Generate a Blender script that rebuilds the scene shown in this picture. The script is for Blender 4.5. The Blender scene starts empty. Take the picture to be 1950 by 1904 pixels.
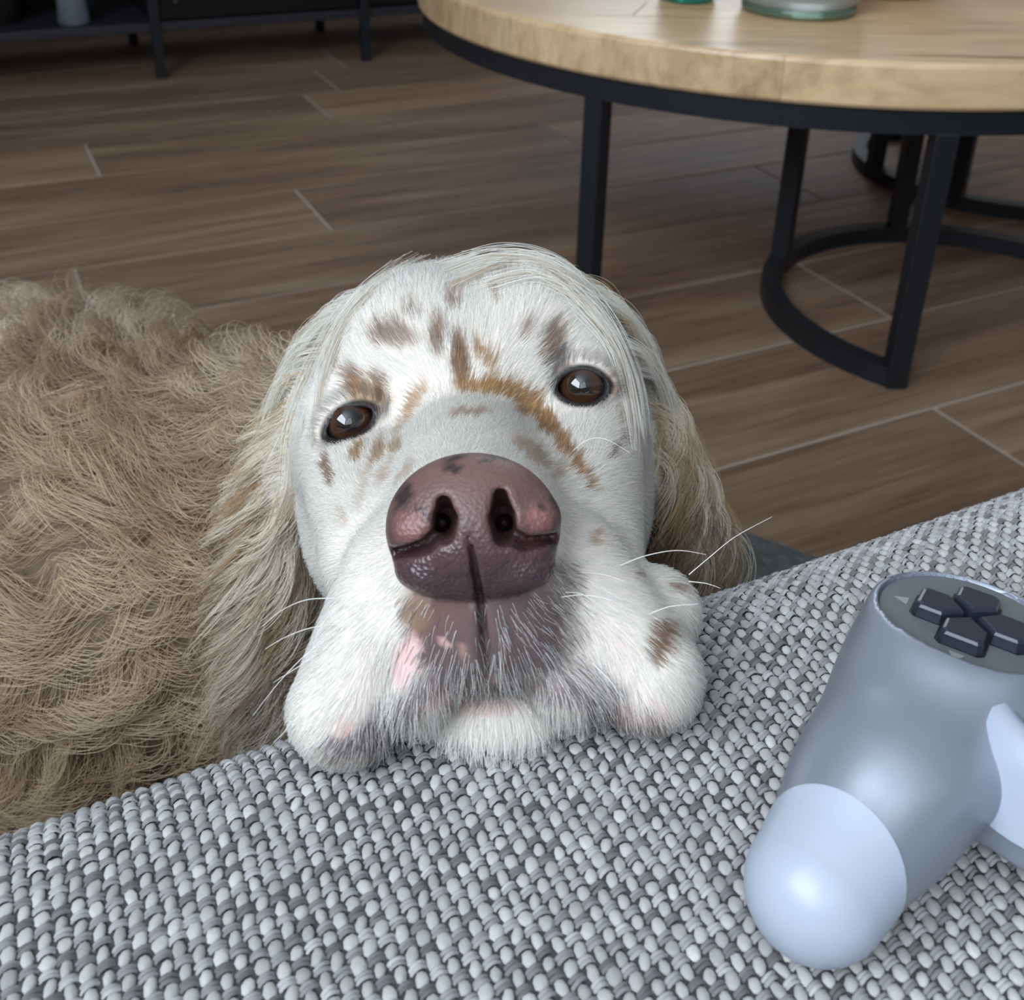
import bpy, bmesh, math, random
import numpy as np
from mathutils import Vector, Matrix
random.seed(7); rng = np.random.default_rng(7)
SC = bpy.context.scene; COL = SC.collection

# ------------------------------------------------------------------ camera (metres; solved from the floor tile grid, 20 cm rows)
FPX, PITCH, ROLL, YAW, CAMH, PPX, PPY = 2089.09, .46435, .02507, .46964, .64196, 975., 620.
_cp, _sp, _cy, _sy = math.cos(PITCH), math.sin(PITCH), math.cos(YAW), math.sin(YAW)
FW = np.array([_sy*_cp, _cy*_cp, -_sp]); _r0 = np.array([_cy, -_sy, 0.]); _u0 = np.cross(_r0, FW)
RT = math.cos(ROLL)*_r0 + math.sin(ROLL)*_u0; UP = -math.sin(ROLL)*_r0 + math.cos(ROLL)*_u0
CAM = np.array([0., 0., CAMH])
cd = bpy.data.cameras.new('camera'); cam = bpy.data.objects.new('camera', cd); COL.objects.link(cam)
cd.sensor_fit = 'HORIZONTAL'; cd.sensor_width = 36.; cd.lens = 36.*FPX/1950.
cd.shift_y = -(952.-PPY)/1950.; cd.clip_start = .02; cd.clip_end = 50
cam.matrix_world = Matrix(((RT[0], UP[0], -FW[0], 0), (RT[1], UP[1], -FW[1], 0), (RT[2], UP[2], -FW[2], CAMH), (0, 0, 0, 1)))
cd.dof.use_dof = True; cd.dof.focus_distance = .345; cd.dof.aperture_fstop = 22.0
SC.camera = cam

# ------------------------------------------------------------------ light: overcast day through two windows
vs = SC.view_settings
SC.display_settings.display_device = 'sRGB'
vs.view_transform = 'Standard'; vs.look = 'None'; vs.gamma = 1; vs.exposure = 0.44
vs.use_curve_mapping = False
w = bpy.data.worlds.new('overcast_sky'); SC.world = w; w.use_nodes = True
bg = w.node_tree.nodes['Background']; bg.inputs[0].default_value = (.80, .90, 1, 1); bg.inputs[1].default_value = 1.0
def area(name, loc, rot, sx, sy, power, col):
    l = bpy.data.lights.new(name, 'AREA'); l.shape = 'RECTANGLE'; l.size = sx; l.size_y = sy; l.energy = power; l.color = col
    o = bpy.data.objects.new(name, l); COL.objects.link(o); o.location = loc; o.rotation_euler = rot
    return o
area('daylight_side_window', (-1.24, -.40, 1.80), (0, math.radians(-90), 0), 1.4, 1.6, 46, (.80, .895, 1))
area('daylight_rear_window', (-.62, -1.29, 1.80), (math.radians(90), 0, 0), 1.2, 1.4, 5, (.80, .895, 1))
area('daylight_far_window', (2.45, 3.28, 1.75), (math.radians(-90), 0, 0), 1.2, 1.3, 14, (.84, .92, 1))
SC.cycles.max_bounces = 7; SC.cycles.diffuse_bounces = 3; SC.cycles.glossy_bounces = 3; SC.cycles.transmission_bounces = 6

# ------------------------------------------------------------------ helpers
def at(px, py, z):
    """photo pixel -> point on the horizontal plane at height z"""
    d = (px-PPX)/FPX*RT - (py-PPY)/FPX*UP + FW
    return CAM + d*((z-CAMH)/d[2])
def link(o, parent=None):
    COL.objects.link(o)
    if parent is not None: o.parent = parent
    return o
def tag(o, label=None, cat=None, group=None, kind=None):
    if label: o['label'] = label
    if cat: o['category'] = cat
    if group: o['group'] = group
    if kind: o['kind'] = kind
    return o
def empty(name, loc=(0, 0, 0), rz=0.):
    o = bpy.data.objects.new(name, None); COL.objects.link(o); o.location = loc; o.rotation_euler = (0, 0, rz)
    o.empty_display_size = .05
    return o
def obj(name, bm, mat, parent=None, smooth=False):
    me = bpy.data.meshes.new(name); bm.to_mesh(me); bm.free()
    if mat is not None: me.materials.append(mat)
    if smooth:
        me.polygons.foreach_set('use_smooth', [True]*len(me.polygons))
    return link(bpy.data.objects.new(name, me), parent)
def obj_np(name, V, F, mat, parent=None, smooth=True, colors=None):
    """mesh from numpy arrays; F is (n,3) or (n,4); colors (n,4) per vertex"""
    me = bpy.data.meshes.new(name)
    V = np.asarray(V, np.float32); F = np.asarray(F, np.int32); k = F.shape[1]
    me.vertices.add(len(V)); me.vertices.foreach_set('co', V.ravel())
    me.loops.add(F.size); me.loops.foreach_set('vertex_index', F.ravel())
    me.polygons.add(len(F)); me.polygons.foreach_set('loop_start', np.arange(0, F.size, k, dtype=np.int32))
    me.update(calc_edges=True); me.validate()
    me.polygons.foreach_set('use_smooth', np.full(len(me.polygons), smooth))
    if colors is not None:
        for nm, c in colors.items():
            a = me.color_attributes.new(nm, 'FLOAT_COLOR', 'POINT'); a.data.foreach_set('color', np.asarray(c, np.float32).ravel())
    if mat is not None: me.materials.append(mat)
    return link(bpy.data.objects.new(name, me), parent)
def box(bm, x0, x1, y0, y1, z0, z1):
    vs_ = [bm.verts.new(p) for p in ((x0,y0,z0),(x1,y0,z0),(x1,y1,z0),(x0,y1,z0),(x0,y0,z1),(x1,y0,z1),(x1,y1,z1),(x0,y1,z1))]
    for f in ((3,2,1,0),(4,5,6,7),(0,1,5,4),(1,2,6,5),(2,3,7,6),(3,0,4,7)): bm.faces.new([vs_[i] for i in f])
    return vs_
def bevel(bm, r, seg=2):
    bmesh.ops.bevel(bm, geom=bm.edges[:], offset=r, segments=seg, profile=.5, affect='EDGES', clamp_overlap=True)
def boxobj(name, x0, x1, y0, y1, z0, z1, mat, parent=None, bev=.0, seg=2):
    bm = bmesh.new(); box(bm, x0, x1, y0, y1, z0, z1)
    if bev: bevel(bm, bev, seg)
    return obj(name, bm, mat, parent)
def sweep(bm, pts, prof, closed=False):
    """sweep a closed 2D profile (list of (side, up)) along horizontal polyline pts"""
    n = len(pts); rings = []
    for i, p in enumerate(pts):
        a = pts[(i-1) % n] if (closed or i > 0) else p; b = pts[(i+1) % n] if (closed or i < n-1) else p
        t = Vector(b)-Vector(a); t.z = 0; t.normalize(); s = Vector((t.y, -t.x, 0))
        rings.append([bm.verts.new(Vector(p)+s*q[0]+Vector((0, 0, q[1]))) for q in prof])
    m = len(prof)
    for i in range(n if closed else n-1):
        A, B = rings[i], rings[(i+1) % n]
        for j in range(m): bm.faces.new((A[j], A[(j+1) % m], B[(j+1) % m], B[j]))
    if not closed: bm.faces.new(rings[0][::-1]); bm.faces.new(rings[-1])
    bmesh.ops.recalc_face_normals(bm, faces=bm.faces)
def lathe(bm, prof, n=48, c=(0, 0, 0)):
    """surface of revolution about z; prof list of (r, z)"""
    rings = []
    for r, z in prof:
        if r < 1e-6: rings.append([bm.verts.new((c[0], c[1], c[2]+z))])
        else: rings.append([bm.verts.new((c[0]+r*math.cos(2*math.pi*k/n), c[1]+r*math.sin(2*math.pi*k/n), c[2]+z)) for k in range(n)])
    for A, B in zip(rings, rings[1:]):
        for k in range(n):
            q = [A[k % len(A)], A[(k+1) % len(A)], B[(k+1) % len(B)], B[k % len(B)]]
            q = [v for i, v in enumerate(q) if v not in q[:i]]
            if len(q) > 2: bm.faces.new(q)
    bmesh.ops.recalc_face_normals(bm, faces=bm.faces)

# ------------------------------------------------------------------ materials
def mat(name, col=(.5, .5, .5), rough=.5, metal=0., spec=.5, **kw):
    m = bpy.data.materials.new(name); m.use_nodes = True
    b = m.node_tree.nodes['Principled BSDF']
    b.inputs['Base Color'].default_value = (*col, 1); b.inputs['Roughness'].default_value = rough
    b.inputs['Metallic'].default_value = metal; b.inputs['Specular IOR Level'].default_value = spec
    for k, v in kw.items(): b.inputs[k.replace('_', ' ')].default_value = v
    return m
class N:
    """tiny node-tree helper"""
    def __init__(s, m): s.t = m.node_tree; s.b = s.t.nodes.get('Principled BSDF'); s.out = s.t.nodes.get('Material Output')
    def n(s, typ, **kw):
        x = s.t.nodes.new(typ)
        for k, v in kw.items(): setattr(x, k, v)
        return x
    def l(s, a, b): s.t.links.new(a, b)
    def ramp(s, fac, stops, interp='LINEAR'):
        r = s.n('ShaderNodeValToRGB'); r.color_ramp.interpolation = interp
        e = r.color_ramp.elements
        while len(e) < len(stops): e.new(.5)
        for k, (p, c) in zip(e, stops): k.position = p; k.color = (*c, 1) if len(c) == 3 else c
        s.l(fac, r.inputs[0]); return r.outputs[0]
    def mapping(s, scale=(1, 1, 1), coord='Object', loc=None):
        tc = s.n('ShaderNodeTexCoord'); mp = s.n('ShaderNodeMapping'); mp.inputs['Scale'].default_value = scale
        s.l(tc.outputs[coord], mp.inputs[0])
        if loc is not None: s.l(loc, mp.inputs['Location'])
        return mp.outputs[0]
    def noise(s, vec, scale=5, detail=4, rough=.5, dist=0.):
        x = s.n('ShaderNodeTexNoise'); x.inputs['Scale'].default_value = scale; x.inputs['Detail'].default_value = detail
        x.inputs['Roughness'].default_value = rough; x.inputs['Distortion'].default_value = dist; s.l(vec, x.inputs['Vector']); return x.outputs['Fac']
    def mix(s, fac, a, b, typ='MIX'):
        x = s.n('ShaderNodeMix', data_type='RGBA', blend_type=typ)
        for i, v in ((0, fac), (6, a), (7, b)):
            if isinstance(v, (int, float)): x.inputs[i].default_value = v
            elif isinstance(v, tuple): x.inputs[i].default_value = (*v, 1)
            else: s.l(v, x.inputs[i])
        return x.outputs[2]
    def bump(s, h, strength=.3, dist=.002):
        x = s.n('ShaderNodeBump'); x.inputs['Strength'].default_value = strength; x.inputs['Distance'].default_value = dist
        s.l(h, x.inputs['Height']); s.l(x.outputs[0], s.b.inputs['Normal'])
def srgb(r, g, b):
    f = lambda c: (c/255/12.92) if c/255 <= .04045 else ((c/255+.055)/1.055)**2.4
    return (f(r), f(g), f(b))

def wood_tile():
    m = mat('wood_look_tile', rough=.55, spec=.3); k = N(m)
    oi = k.n('ShaderNodeObjectInfo'); cmb = k.n('ShaderNodeCombineXYZ')
    mul = k.n('ShaderNodeMath', operation='MULTIPLY'); mul.inputs[1].default_value = 37.0; k.l(oi.outputs['Random'], mul.inputs[0])
    k.l(mul.outputs[0], cmb.inputs[0]); k.l(mul.outputs[0], cmb.inputs[1])
    v = k.mapping((1.1, 13, 1), loc=cmb.outputs[0])
    broad = k.noise(v, 1.3, 6, .6, .9); fine = k.noise(k.mapping((3, 70, 1), loc=cmb.outputs[0]), 2.0, 5, .65, .3)
    c = k.ramp(broad, [(.25, srgb(84, 63, 50)), (.42, srgb(128, 101, 81)), (.55, srgb(158, 130, 107)), (.68, srgb(186, 161, 136)), (.85, srgb(116, 90, 70))])
    c = k.mix(.45, c, k.ramp(fine, [(.3, srgb(84, 66, 54)), (.5, srgb(140, 116, 97)), (.75, srgb(176, 154, 132))]), 'MIX')
    hv = k.n('ShaderNodeHueSaturation'); vr = k.n('ShaderNodeMapRange'); vr.inputs['To Min'].default_value = .70; vr.inputs['To Max'].default_value = .98
    k.l(oi.outputs['Random'], vr.inputs['Value']); k.l(vr.outputs[0], hv.inputs['Value']); k.l(c, hv.inputs['Color'])
    k.l(hv.outputs[0], k.b.inputs['Base Color']); k.bump(fine, .25, .0008)
    return m
def table_wood():
    m = mat('mango_wood', rough=.33); k = N(m)
    at_ = k.n('ShaderNodeTexCoord'); oi = k.n('ShaderNodeObjectInfo'); cmb = k.n('ShaderNodeCombineXYZ')
    mul = k.n('ShaderNodeMath', operation='MULTIPLY'); mul.inputs[1].default_value = 23.0; k.l(oi.outputs['Random'], mul.inputs[0])
    for i in range(3): k.l(mul.outputs[0], cmb.inputs[i])
    g = k.noise(k.mapping((1.6, 14, 5), loc=cmb.outputs[0]), 2.2, 5, .6, 1.2); f = k.noise(k.mapping((6, 120, 40), loc=cmb.outputs[0]), 1.5, 4, .6)
    c = k.ramp(g, [(.25, srgb(142, 112, 82)), (.36, srgb(192, 155, 114)), (.5, srgb(222, 186, 142)), (.66, srgb(234, 202, 160)), (.8, srgb(200, 162, 120))])
    c = k.mix(.35, c, k.ramp(f, [(.3, srgb(164, 130, 96)), (.55, srgb(232, 200, 158))]))
    hv = k.n('ShaderNodeHueSaturation'); vr = k.n('ShaderNodeMapRange'); vr.inputs['To Min'].default_value = .86; vr.inputs['To Max'].default_value = 1.08
    k.l(oi.outputs['Random'], vr.inputs['Value']); k.l(vr.outputs[0], hv.inputs['Value']); k.l(c, hv.inputs['Color'])
    k.l(hv.outputs[0], k.b.inputs['Base Color']); k.bump(f, .15, .0006)
    return m
M = {}
M['tile'] = wood_tile(); M['tablewood'] = table_wood()
M['grout'] = mat('grout', srgb(176, 164, 156), .85)
M['wall'] = mat('wall_paint', (.60, .59, .57), .9)
M['ceiling'] = mat('ceiling_paint', (.84, .84, .83), .9)
M['black_metal'] = mat('black_powder_coat', (.012, .014, .018), .42, 0., .5)
def speckle(m, scale, amt, dist):
    k = N(m); n_ = k.noise(k.mapping(), scale, 3); k.bump(n_, amt, dist); return m
speckle(M['black_metal'], 900, .25, .0004)
M['cab_black'] = speckle(mat('black_cabinet_lacquer', (.010, .011, .013), .5), 300, .2, .0005)
M['cab_panel'] = mat('dark_smoked_panel', (.008, .009, .012), .25)
M['shelf_edge'] = mat('dark_grey_shelf', (.022, .023, .027), .5)
# ================================================================== THE ROOM
X0, X1, Y0, Y1, ZC = -1.3, 4.3, -1.35, 3.35, 2.6
ROWY = .75796                                   # a long joint of the tile grid; rows are 20 cm wide
fl = boxobj('floor', X0, X1, Y0, Y1, -.03, -.0015, M['grout']); tag(fl, kind='structure')
J = {-1: .933, 0: .45, 1: 1.062, 2: .55, 3: 1.288, 4: .470, 5: 1.047, 6: .178, 7: .662, 8: .748, 9: .833}
PL, PW, GR = 1.2, .2, .0042
meshes = {}
def plank_mesh(L, W):
    key = (round(L, 3), round(W, 3))
    if key not in meshes:
        bm = bmesh.new(); vs_ = box(bm, GR/2, L-GR/2, GR*.42, W-GR*.42, -.010, 0.)
        top = [e for e in bm.edges if all(v.co.z > -.001 for v in e.verts)]
        bmesh.ops.bevel(bm, geom=top, offset=.0012, segments=1, affect='EDGES')
        me = bpy.data.meshes.new('plank'); bm.to_mesh(me); bm.free(); me.materials.append(M['tile']); meshes[key] = me
    return meshes[key]
n0 = int(math.floor((Y0-ROWY)/PW)); n1 = int(math.ceil((Y1-ROWY)/PW))
for n in range(n0, n1):
    ya, yb = max(Y0, ROWY+n*PW), min(Y1, ROWY+(n+1)*PW)
    j = J.get(n, (n*.437) % 1.2); x = j - PL*math.ceil((j-X0)/PL)
    while x < X1:
        a, b = max(x, X0), min(x+PL, X1)
        if b-a > .02 and yb-ya > .02:
            link(bpy.data.objects.new('plank', plank_mesh(b-a, yb-ya)), fl).location = (a, ya, 0)
        x += PL
def wall(name, bx_, holes=()):
    bm = bmesh.new()
    for b in bx_: box(bm, *b)
    return tag(obj(name, bm, M['wall']), kind='structure')
T = .12
ux0, ux1, uz0, uz1 = 1.80, 3.10, 1.05, 2.45
wall('wall_back', [(X0-T, ux0, Y1, Y1+T, 0, ZC), (ux1, X1+T, Y1, Y1+T, 0, ZC), (ux0, ux1, Y1, Y1+T, 0, uz0), (ux0, ux1, Y1, Y1+T, uz1, ZC)])
wall('wall_right', [(X1, X1+T, Y0, Y1, 0, ZC)])
# left wall with a wide window, rear wall with a smaller one
wy0, wy1, wz0, wz1 = -1.25, .45, 1.05, 2.55
wall('wall_left', [(X0-T, X0, Y0, wy0, 0, ZC), (X0-T, X0, wy1, Y1, 0, ZC), (X0-T, X0, wy0, wy1, 0, wz0), (X0-T, X0, wy0, wy1, wz1, ZC)])
vx0, vx1, vz0, vz1 = -1.27, .03, 1.05, 2.55
wall('wall_front', [(X0-T, vx0, Y0-T, Y0, 0, ZC), (vx1, X1+T, Y0-T, Y0, 0, ZC), (vx0, vx1, Y0-T, Y0, 0, vz0), (vx0, vx1, Y0-T, Y0, vz1, ZC)])
tag(boxobj('ceiling', X0-T, X1+T, Y0-T, Y1+T, ZC, ZC+.1, M['ceiling']), kind='structure')
M['white_frame'] = mat('white_window_frame', (.75, .75, .74), .4)
M['pane'] = mat('window_glass', (1, 1, 1), .02, Transmission_Weight=1.0, IOR=1.45)
M['skirting'] = mat('white_skirting', (.7, .7, .68), .45)
def window(name, lo, hi, axis):
    """frame with a middle mullion; axis 0: lies in a plane of constant x, 1: constant y"""
    bm = bmesh.new(); f = .06
    def b(a0, a1, z0, z1, d0=-.05, d1=.0):
        if axis == 0: box(bm, X0+d0-.02, X0+d1-.02, a0, a1, z0, z1)
        elif axis == 1: box(bm, a0, a1, Y0+d0-.02, Y0+d1-.02, z0, z1)
        else: box(bm, a0, a1, Y1-d1+.02, Y1-d0+.02, z0, z1)
    (a0, z0), (a1, z1) = lo, hi; am = (a0+a1)/2
    b(a0, a1, z0, z0+f); b(a0, a1, z1-f, z1); b(a0, a0+f, z0+f, z1-f); b(a1-f, a1, z0+f, z1-f); b(am-f/2, am+f/2, z0+f, z1-f)
    o = tag(obj(name, bm, M['white_frame']), kind='structure')
    for s0, s1 in ((a0+f, am-f/2), (am+f/2, a1-f)):
        bm = bmesh.new()
        if axis == 0: box(bm, X0-.050, X0-.044, s0, s1, z0+f, z1-f)
        elif axis == 1: box(bm, s0, s1, Y0-.050, Y0-.044, z0+f, z1-f)
        else: box(bm, s0, s1, Y1+.044, Y1+.050, z0+f, z1-f)
        obj('pane', bm, M['pane'], o)
window('window_1', (wy0, wz0), (wy1, wz1), 0); window('window_2', (vx0, vz0), (vx1, vz1), 1); window('window_3', (ux0, uz0), (ux1, uz1), 2)
tag(boxobj('baseboard_back', X0, X1, Y1-.014, Y1, 0, .07, M['skirting'], None, .003), kind='structure')
tag(boxobj('baseboard_right', X1-.014, X1, Y0, Y1-.014, 0, .07, M['skirting'], None, .003), kind='structure')
tag(boxobj('baseboard_left', X0, X0+.014, Y0, Y1-.014, 0, .07, M['skirting'], None, .003), kind='structure')

# ================================================================== MEDIA CABINET (black, on thin legs)
cy0, cy1 = 2.60, 3.00; cxs = [-.60, -.097, .402, .899, 1.40]
cab = empty('media_cabinet', (.4, cy0, 0)); tag(cab, 'low black metal and wood media cabinet on thin legs against the far wall', 'cabinet')
def cpart(name, *a, m='cab_black', bev=.002, par=None):
    o = boxobj(name, *a, M[m], None, bev); o.parent = par or cab; o.matrix_parent_inverse = Matrix.Translation((-.4, -cy0, 0)); return o
for x in cxs:
    cpart('leg', x-.011, x+.011, cy0, cy0+.022, 0, .52, m='black_metal')
    cpart('leg', x-.011, x+.011, cy1-.022, cy1, 0, .52, m='black_metal')
bs = cpart('bottom_shelf', cxs[0]-.02, cxs[-1]+.02, cy0+.012, cy1, .105, .125, m='shelf_edge')
cpart('middle_shelf', cxs[0]-.02, cxs[-1]+.02, cy0+.03, cy1, .33, .348)
cpart('top_board', cxs[0]-.04, cxs[-1]+.04, cy0-.02, cy1+.01, .52, .55)
cpart('back_panel', cxs[0]-.02, cxs[-1]+.02, cy1, cy1+.012, .10, .52, m='cab_panel')
for x in cxs:
    cpart('divider', x-.006, x+.006, cy0+.022, cy1-.022, .125, .52, m='cab_panel')
for a, b in zip(cxs[2:], cxs[3:]):
    d = cpart('smoked_door', a+.014, b-.014, cy0+.014, cy0+.020, .13, .325, m='cab_panel')
    M_ = bmesh.new(); bmesh.ops.create_uvsphere(M_, u_segments=12, v_segments=8, radius=.008)
    kb = obj('knob', M_, M['shelf_edge'], cab, True); kb.location = ((a+.05)-.4, .006, .17)
# ================================================================== ROUND COFFEE TABLE
TC = np.array([1.165, 1.336]); TR = .588; TZ0, TZ1 = .338, .388
tab = empty('coffee_table', (TC[0], TC[1], 0))
tag(tab, 'round coffee table with thick honey wood top on black steel legs and looped floor rails', 'table')
# boards of the top: strips clipped to the circle, alternating pieces
ang = math.radians(-24); ca, sa = math.cos(ang), math.sin(ang)
BW = .098; k0 = -6
def clip_half(poly, nx, ny, d):
    out = []
    for i, p in enumerate(poly):
        q = poly[(i+1) % len(poly)]; fp = p[0]*nx+p[1]*ny-d; fq = q[0]*nx+q[1]*ny-d
        if fp <= 0: out.append(p)
        if fp*fq < 0:
            t = fp/(fp-fq); out.append((p[0]+(q[0]-p[0])*t, p[1]+(q[1]-p[1])*t))
    return out
circ = [(TR*math.cos(2*math.pi*i/160), TR*math.sin(2*math.pi*i/160)) for i in range(160)]
cuts = {k: rng.uniform(-.35, .35) for k in range(-7, 8)}
for k in range(-7, 7):
    lo, hi = k*BW+.03, (k+1)*BW+.03
    for side in (0, 1):
        poly = clip_half(clip_half(circ, 0, 1, hi-.0004), 0, -1, -(lo+.0004))
        if len(poly) < 3: continue
        c = cuts[k]; slant = .35 if k % 2 else -.35
        poly = clip_half(poly, 1, slant, c-.0004) if side == 0 else clip_half(poly, -1, -slant, -(c+.0004))
        if len(poly) < 3: continue
        bm = bmesh.new(); z0, z1, e = TZ0, TZ1, .006
        cx = sum(p[0] for p in poly)/len(poly); cyy = sum(p[1] for p in poly)/len(poly)
        def ring(z, shrink):
            vs_ = []
            for p in poly:
                r = math.hypot(*p); q = p
                if r > TR-.002: s = (TR-shrink)/r; q = (p[0]*s, p[1]*s)
                else: s = 1-.0004/max(.02, math.hypot(p[0]-cx, p[1]-cyy)) if shrink else 1; q = (cx+(p[0]-cx)*s, cyy+(p[1]-cyy)*s)
                vs_.append(bm.verts.new((q[0], q[1], z)))
            return vs_
        rs = [ring(z0, .003), ring(z0+.004, 0), ring(z1-e, 0), ring(z1-e*.35, e*.25), ring(z1-e*.06, e*.65), ring(z1, e*1.15)]
        for A, B in zip(rs, rs[1:]):
            for i in range(len(poly)): bm.faces.new((A[i], A[(i+1) % len(poly)], B[(i+1) % len(poly)], B[i]))
        bm.faces.new(rs[0][::-1]); bm.faces.new(rs[-1])
        b = obj('board', bm, M['tablewood'], tab)
        b.rotation_euler = (0, 0, ang)
# black steel ring under the top
FRI = .022
bm = bmesh.new(); RR = TR-.018
prof = [(-.011, 0), (.011, 0), (.011, .027), (-.011, .027)]
sweep(bm, [(RR*math.cos(2*math.pi*i/128), RR*math.sin(2*math.pi*i/128), TZ0-.0275) for i in range(128)], prof, True)
obj('top_ring', bm, M['black_metal'], tab)
def local(p): return (p[0]-TC[0], p[1]-TC[1])
def leg(x, y, a, zt=TZ0-.026, w=.0125):
    bm = bmesh.new(); box(bm, -w, w, -w, w, 0, zt); bevel(bm, .0015, 1)
    o = obj('leg', bm, M['black_metal'], tab); o.location = (x, y, 0); o.rotation_euler = (0, 0, a); return o
BP = [(-.0125, 0), (.0125, 0), (.0125, .025), (-.0125, .025)]
def loop(ca_, spread=math.radians(24.5), d=.405, r=.262, inner=True):
    """one floor loop: a C opening outward, legs at its two ends and on the inner arc"""
    cx, cyy = d*math.cos(ca_), d*math.sin(ca_)
    e = [(RR*math.cos(ca_+s*spread), RR*math.sin(ca_+s*spread)) for s in (-1, 1)]
    a0 = math.atan2(e[0][1]-cyy, e[0][0]-cx); a1 = math.atan2(e[1][1]-cyy, e[1][0]-cx)
    while a1 > a0: a1 -= 2*math.pi
    pts = [(*e[0], 0)] + [(cx+r*math.cos(a0+(a1-a0)*t), cyy+r*math.sin(a0+(a1-a0)*t), 0) for t in np.linspace(.03, .97, 44)] + [(*e[1], 0)]
    bm = bmesh.new(); sweep(bm, pts, BP); obj('floor_rail', bm, M['black_metal'], tab)
    for s, q in ((-1, e[0]), (1, e[1])): leg(*q, ca_+s*spread)
    if inner:
        for t in (.36, .60):
            a = a0+(a1-a0)*t; leg(cx+r*math.cos(a), cyy+r*math.sin(a), a, TZ0-.001)
loop(math.radians(-90)); loop(math.radians(2), d=.53, r=.25)
# single leg beside the dog's head with its short floor rail
lx, ly = local((.6567, 1.0855)); leg(lx, ly, math.radians(26))
pts = [(lx, ly, 0), (lx+.020, ly+.12, 0)] + [(lx-.02+.052*math.cos(a), ly+.150+.052*math.sin(a), 0) for a in np.radians(np.linspace(-10, 150, 10))] + [(lx-.085, ly+.10, 0)]
bm = bmesh.new(); sweep(bm, pts, BP); obj('floor_rail', bm, M['black_metal'], tab)


# ---- things standing on the table
M['green_glass'] = mat('teal_bottle_glass', (.02, .42, .30), .05, Transmission_Weight=.85, IOR=1.5)
M['frost'] = mat('frosted_glass', (.86, .93, .90), .38, Transmission_Weight=.75, IOR=1.45)
M['wax'] = mat('white_wax', (.80, .80, .76), .6, Subsurface_Weight=.2)
M['green_base'] = mat('thick_green_glass_foot', (.36, .55, .40), .12, Transmission_Weight=.8, IOR=1.5)
gx, gy, _ = at(1308, 0, TZ1)
bt = empty('glass_bottle', (gx, gy, TZ1)); tag(bt, 'small teal green glass bottle standing on the round wooden table', 'bottle')
bm = bmesh.new(); lathe(bm, [(0, .0005), (.033, .0005), (.0365, .006), (.0365, .10), (.030, .125), (.013, .15), (.012, .19), (.0095, .19), (.0095, .15), (.027, .122), (.033, .10), (.033, .010), (0, .008)]); obj('bottle_body', bm, M['green_glass'], bt, True)
bm = bmesh.new(); lathe(bm, [(0, .188), (.0135, .188), (.0135, .205), (0, .205)], 24); obj('cap', bm, M['black_metal'], bt, True)
g2 = at(1541, 43, TZ1); cx, cyy = g2[0]+.035, g2[1]+.064
jr = empty('candle_jar', (cx, cyy, TZ1)); tag(jr, 'frosted glass candle jar with greenish foot on the wooden table', 'candle')
R_ = .0755
bm = bmesh.new(); lathe(bm, [(R_*.90, .012), (R_*.985, .02), (R_, .05), (R_, .105), (R_*.955, .105), (R_*.94, .05), (R_*.92, .022), (0, .020)]); obj('glass_wall', bm, M['frost'], jr, True)
bm = bmesh.new(); lathe(bm, [(0, .0005), (R_*.86, .0005), (R_*.93, .004), (R_*.93, .0118), (R_*.88, .012), (0, .012)]); obj('glass_foot', bm, M['green_base'], jr, True)
bm = bmesh.new(); lathe(bm, [(0, .0205), (R_*.915, .023), (R_*.93, .05), (R_*.93, .080), (0, .078)]); obj('wax', bm, M['wax'], jr, True)
bm = bmesh.new(); lathe(bm, [(0, .078), (.0012, .078), (.0010, .092), (0, .092)], 8); obj('wick', bm, M['black_metal'], jr, True)
# wicker bowl just behind the jar: coiled strands
M['wicker'] = speckle(mat('natural_wicker', srgb(176, 132, 84), .7), 400, .4, .001)
g3 = at(1690, 4, TZ1)
wb = empty('wicker_bowl', (g3[0]+.045, g3[1]+.050, TZ1)); tag(wb, 'shallow coiled wicker bowl behind the candle jar on the table', 'bowl')
for i in range(9):
    rr = .048+.042*math.sin(i/8*1.35); zz = .0045+.0082*i
    bm = bmesh.new(); sweep(bm, [(rr*math.cos(a), rr*math.sin(a), zz) for a in np.linspace(0, 2*math.pi, 40, endpoint=False)], [(.0046*math.cos(t), .0046*math.sin(t)) for t in np.linspace(0, 2*math.pi, 8, endpoint=False)], True)
    obj('coil', bm, M['wicker'], wb, True)
bm = bmesh.new(); lathe(bm, [(0, .001), (.050, .001), (.050, .006), (0, .006)], 32); obj('base', bm, M['wicker'], wb, True)

# ---- things on the cabinet shelf: textured grey vase, trailing plant
M['stone'] = mat('pale_grey_stoneware', srgb(112, 120, 132), .8); k = N(M['stone']); k.bump(k.noise(k.mapping(), 60, 5, .7), .9, .01)
vx = at(146, 52, .125)
bm = bmesh.new(); lathe(bm, [(0, 0), (.030, 0), (.034, .006), (.031, .05), (.033, .11), (.037, .17), (.035, .19), (.030, .19), (.030, .17), (0, .02)], 28)
v = obj('stone_vase', bm, M['stone'], None, True); v.location = (vx[0], vx[1]+.033, .1255)
tag(v, 'pale grey rough stoneware vase on the black cabinet bottom shelf', 'vase')
M['leaf'] = mat('plant_leaf', srgb(70, 140, 50), .45); M['pot'] = mat('dark_planter', (.02, .02, .022), .6)
pp = at(30, 60, .125)
pl = empty('potted_plant', (pp[0]-.02, pp[1]+.12, .1255)); tag(pl, 'small green leafy plant in a dark pot on the cabinet bottom shelf', 'plant')
bm = bmesh.new(); lathe(bm, [(0, 0), (.04, 0), (.052, .075), (.055, .08), (.048, .08), (.046, .07), (0, .068)], 24); obj('pot', bm, M['pot'], pl, True)
bm = bmesh.new(); lathe(bm, [(0, .068), (.045, .068), (0, .0715)], 16); obj('soil', bm, M['pot'], pl, True)
lm = None
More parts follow.
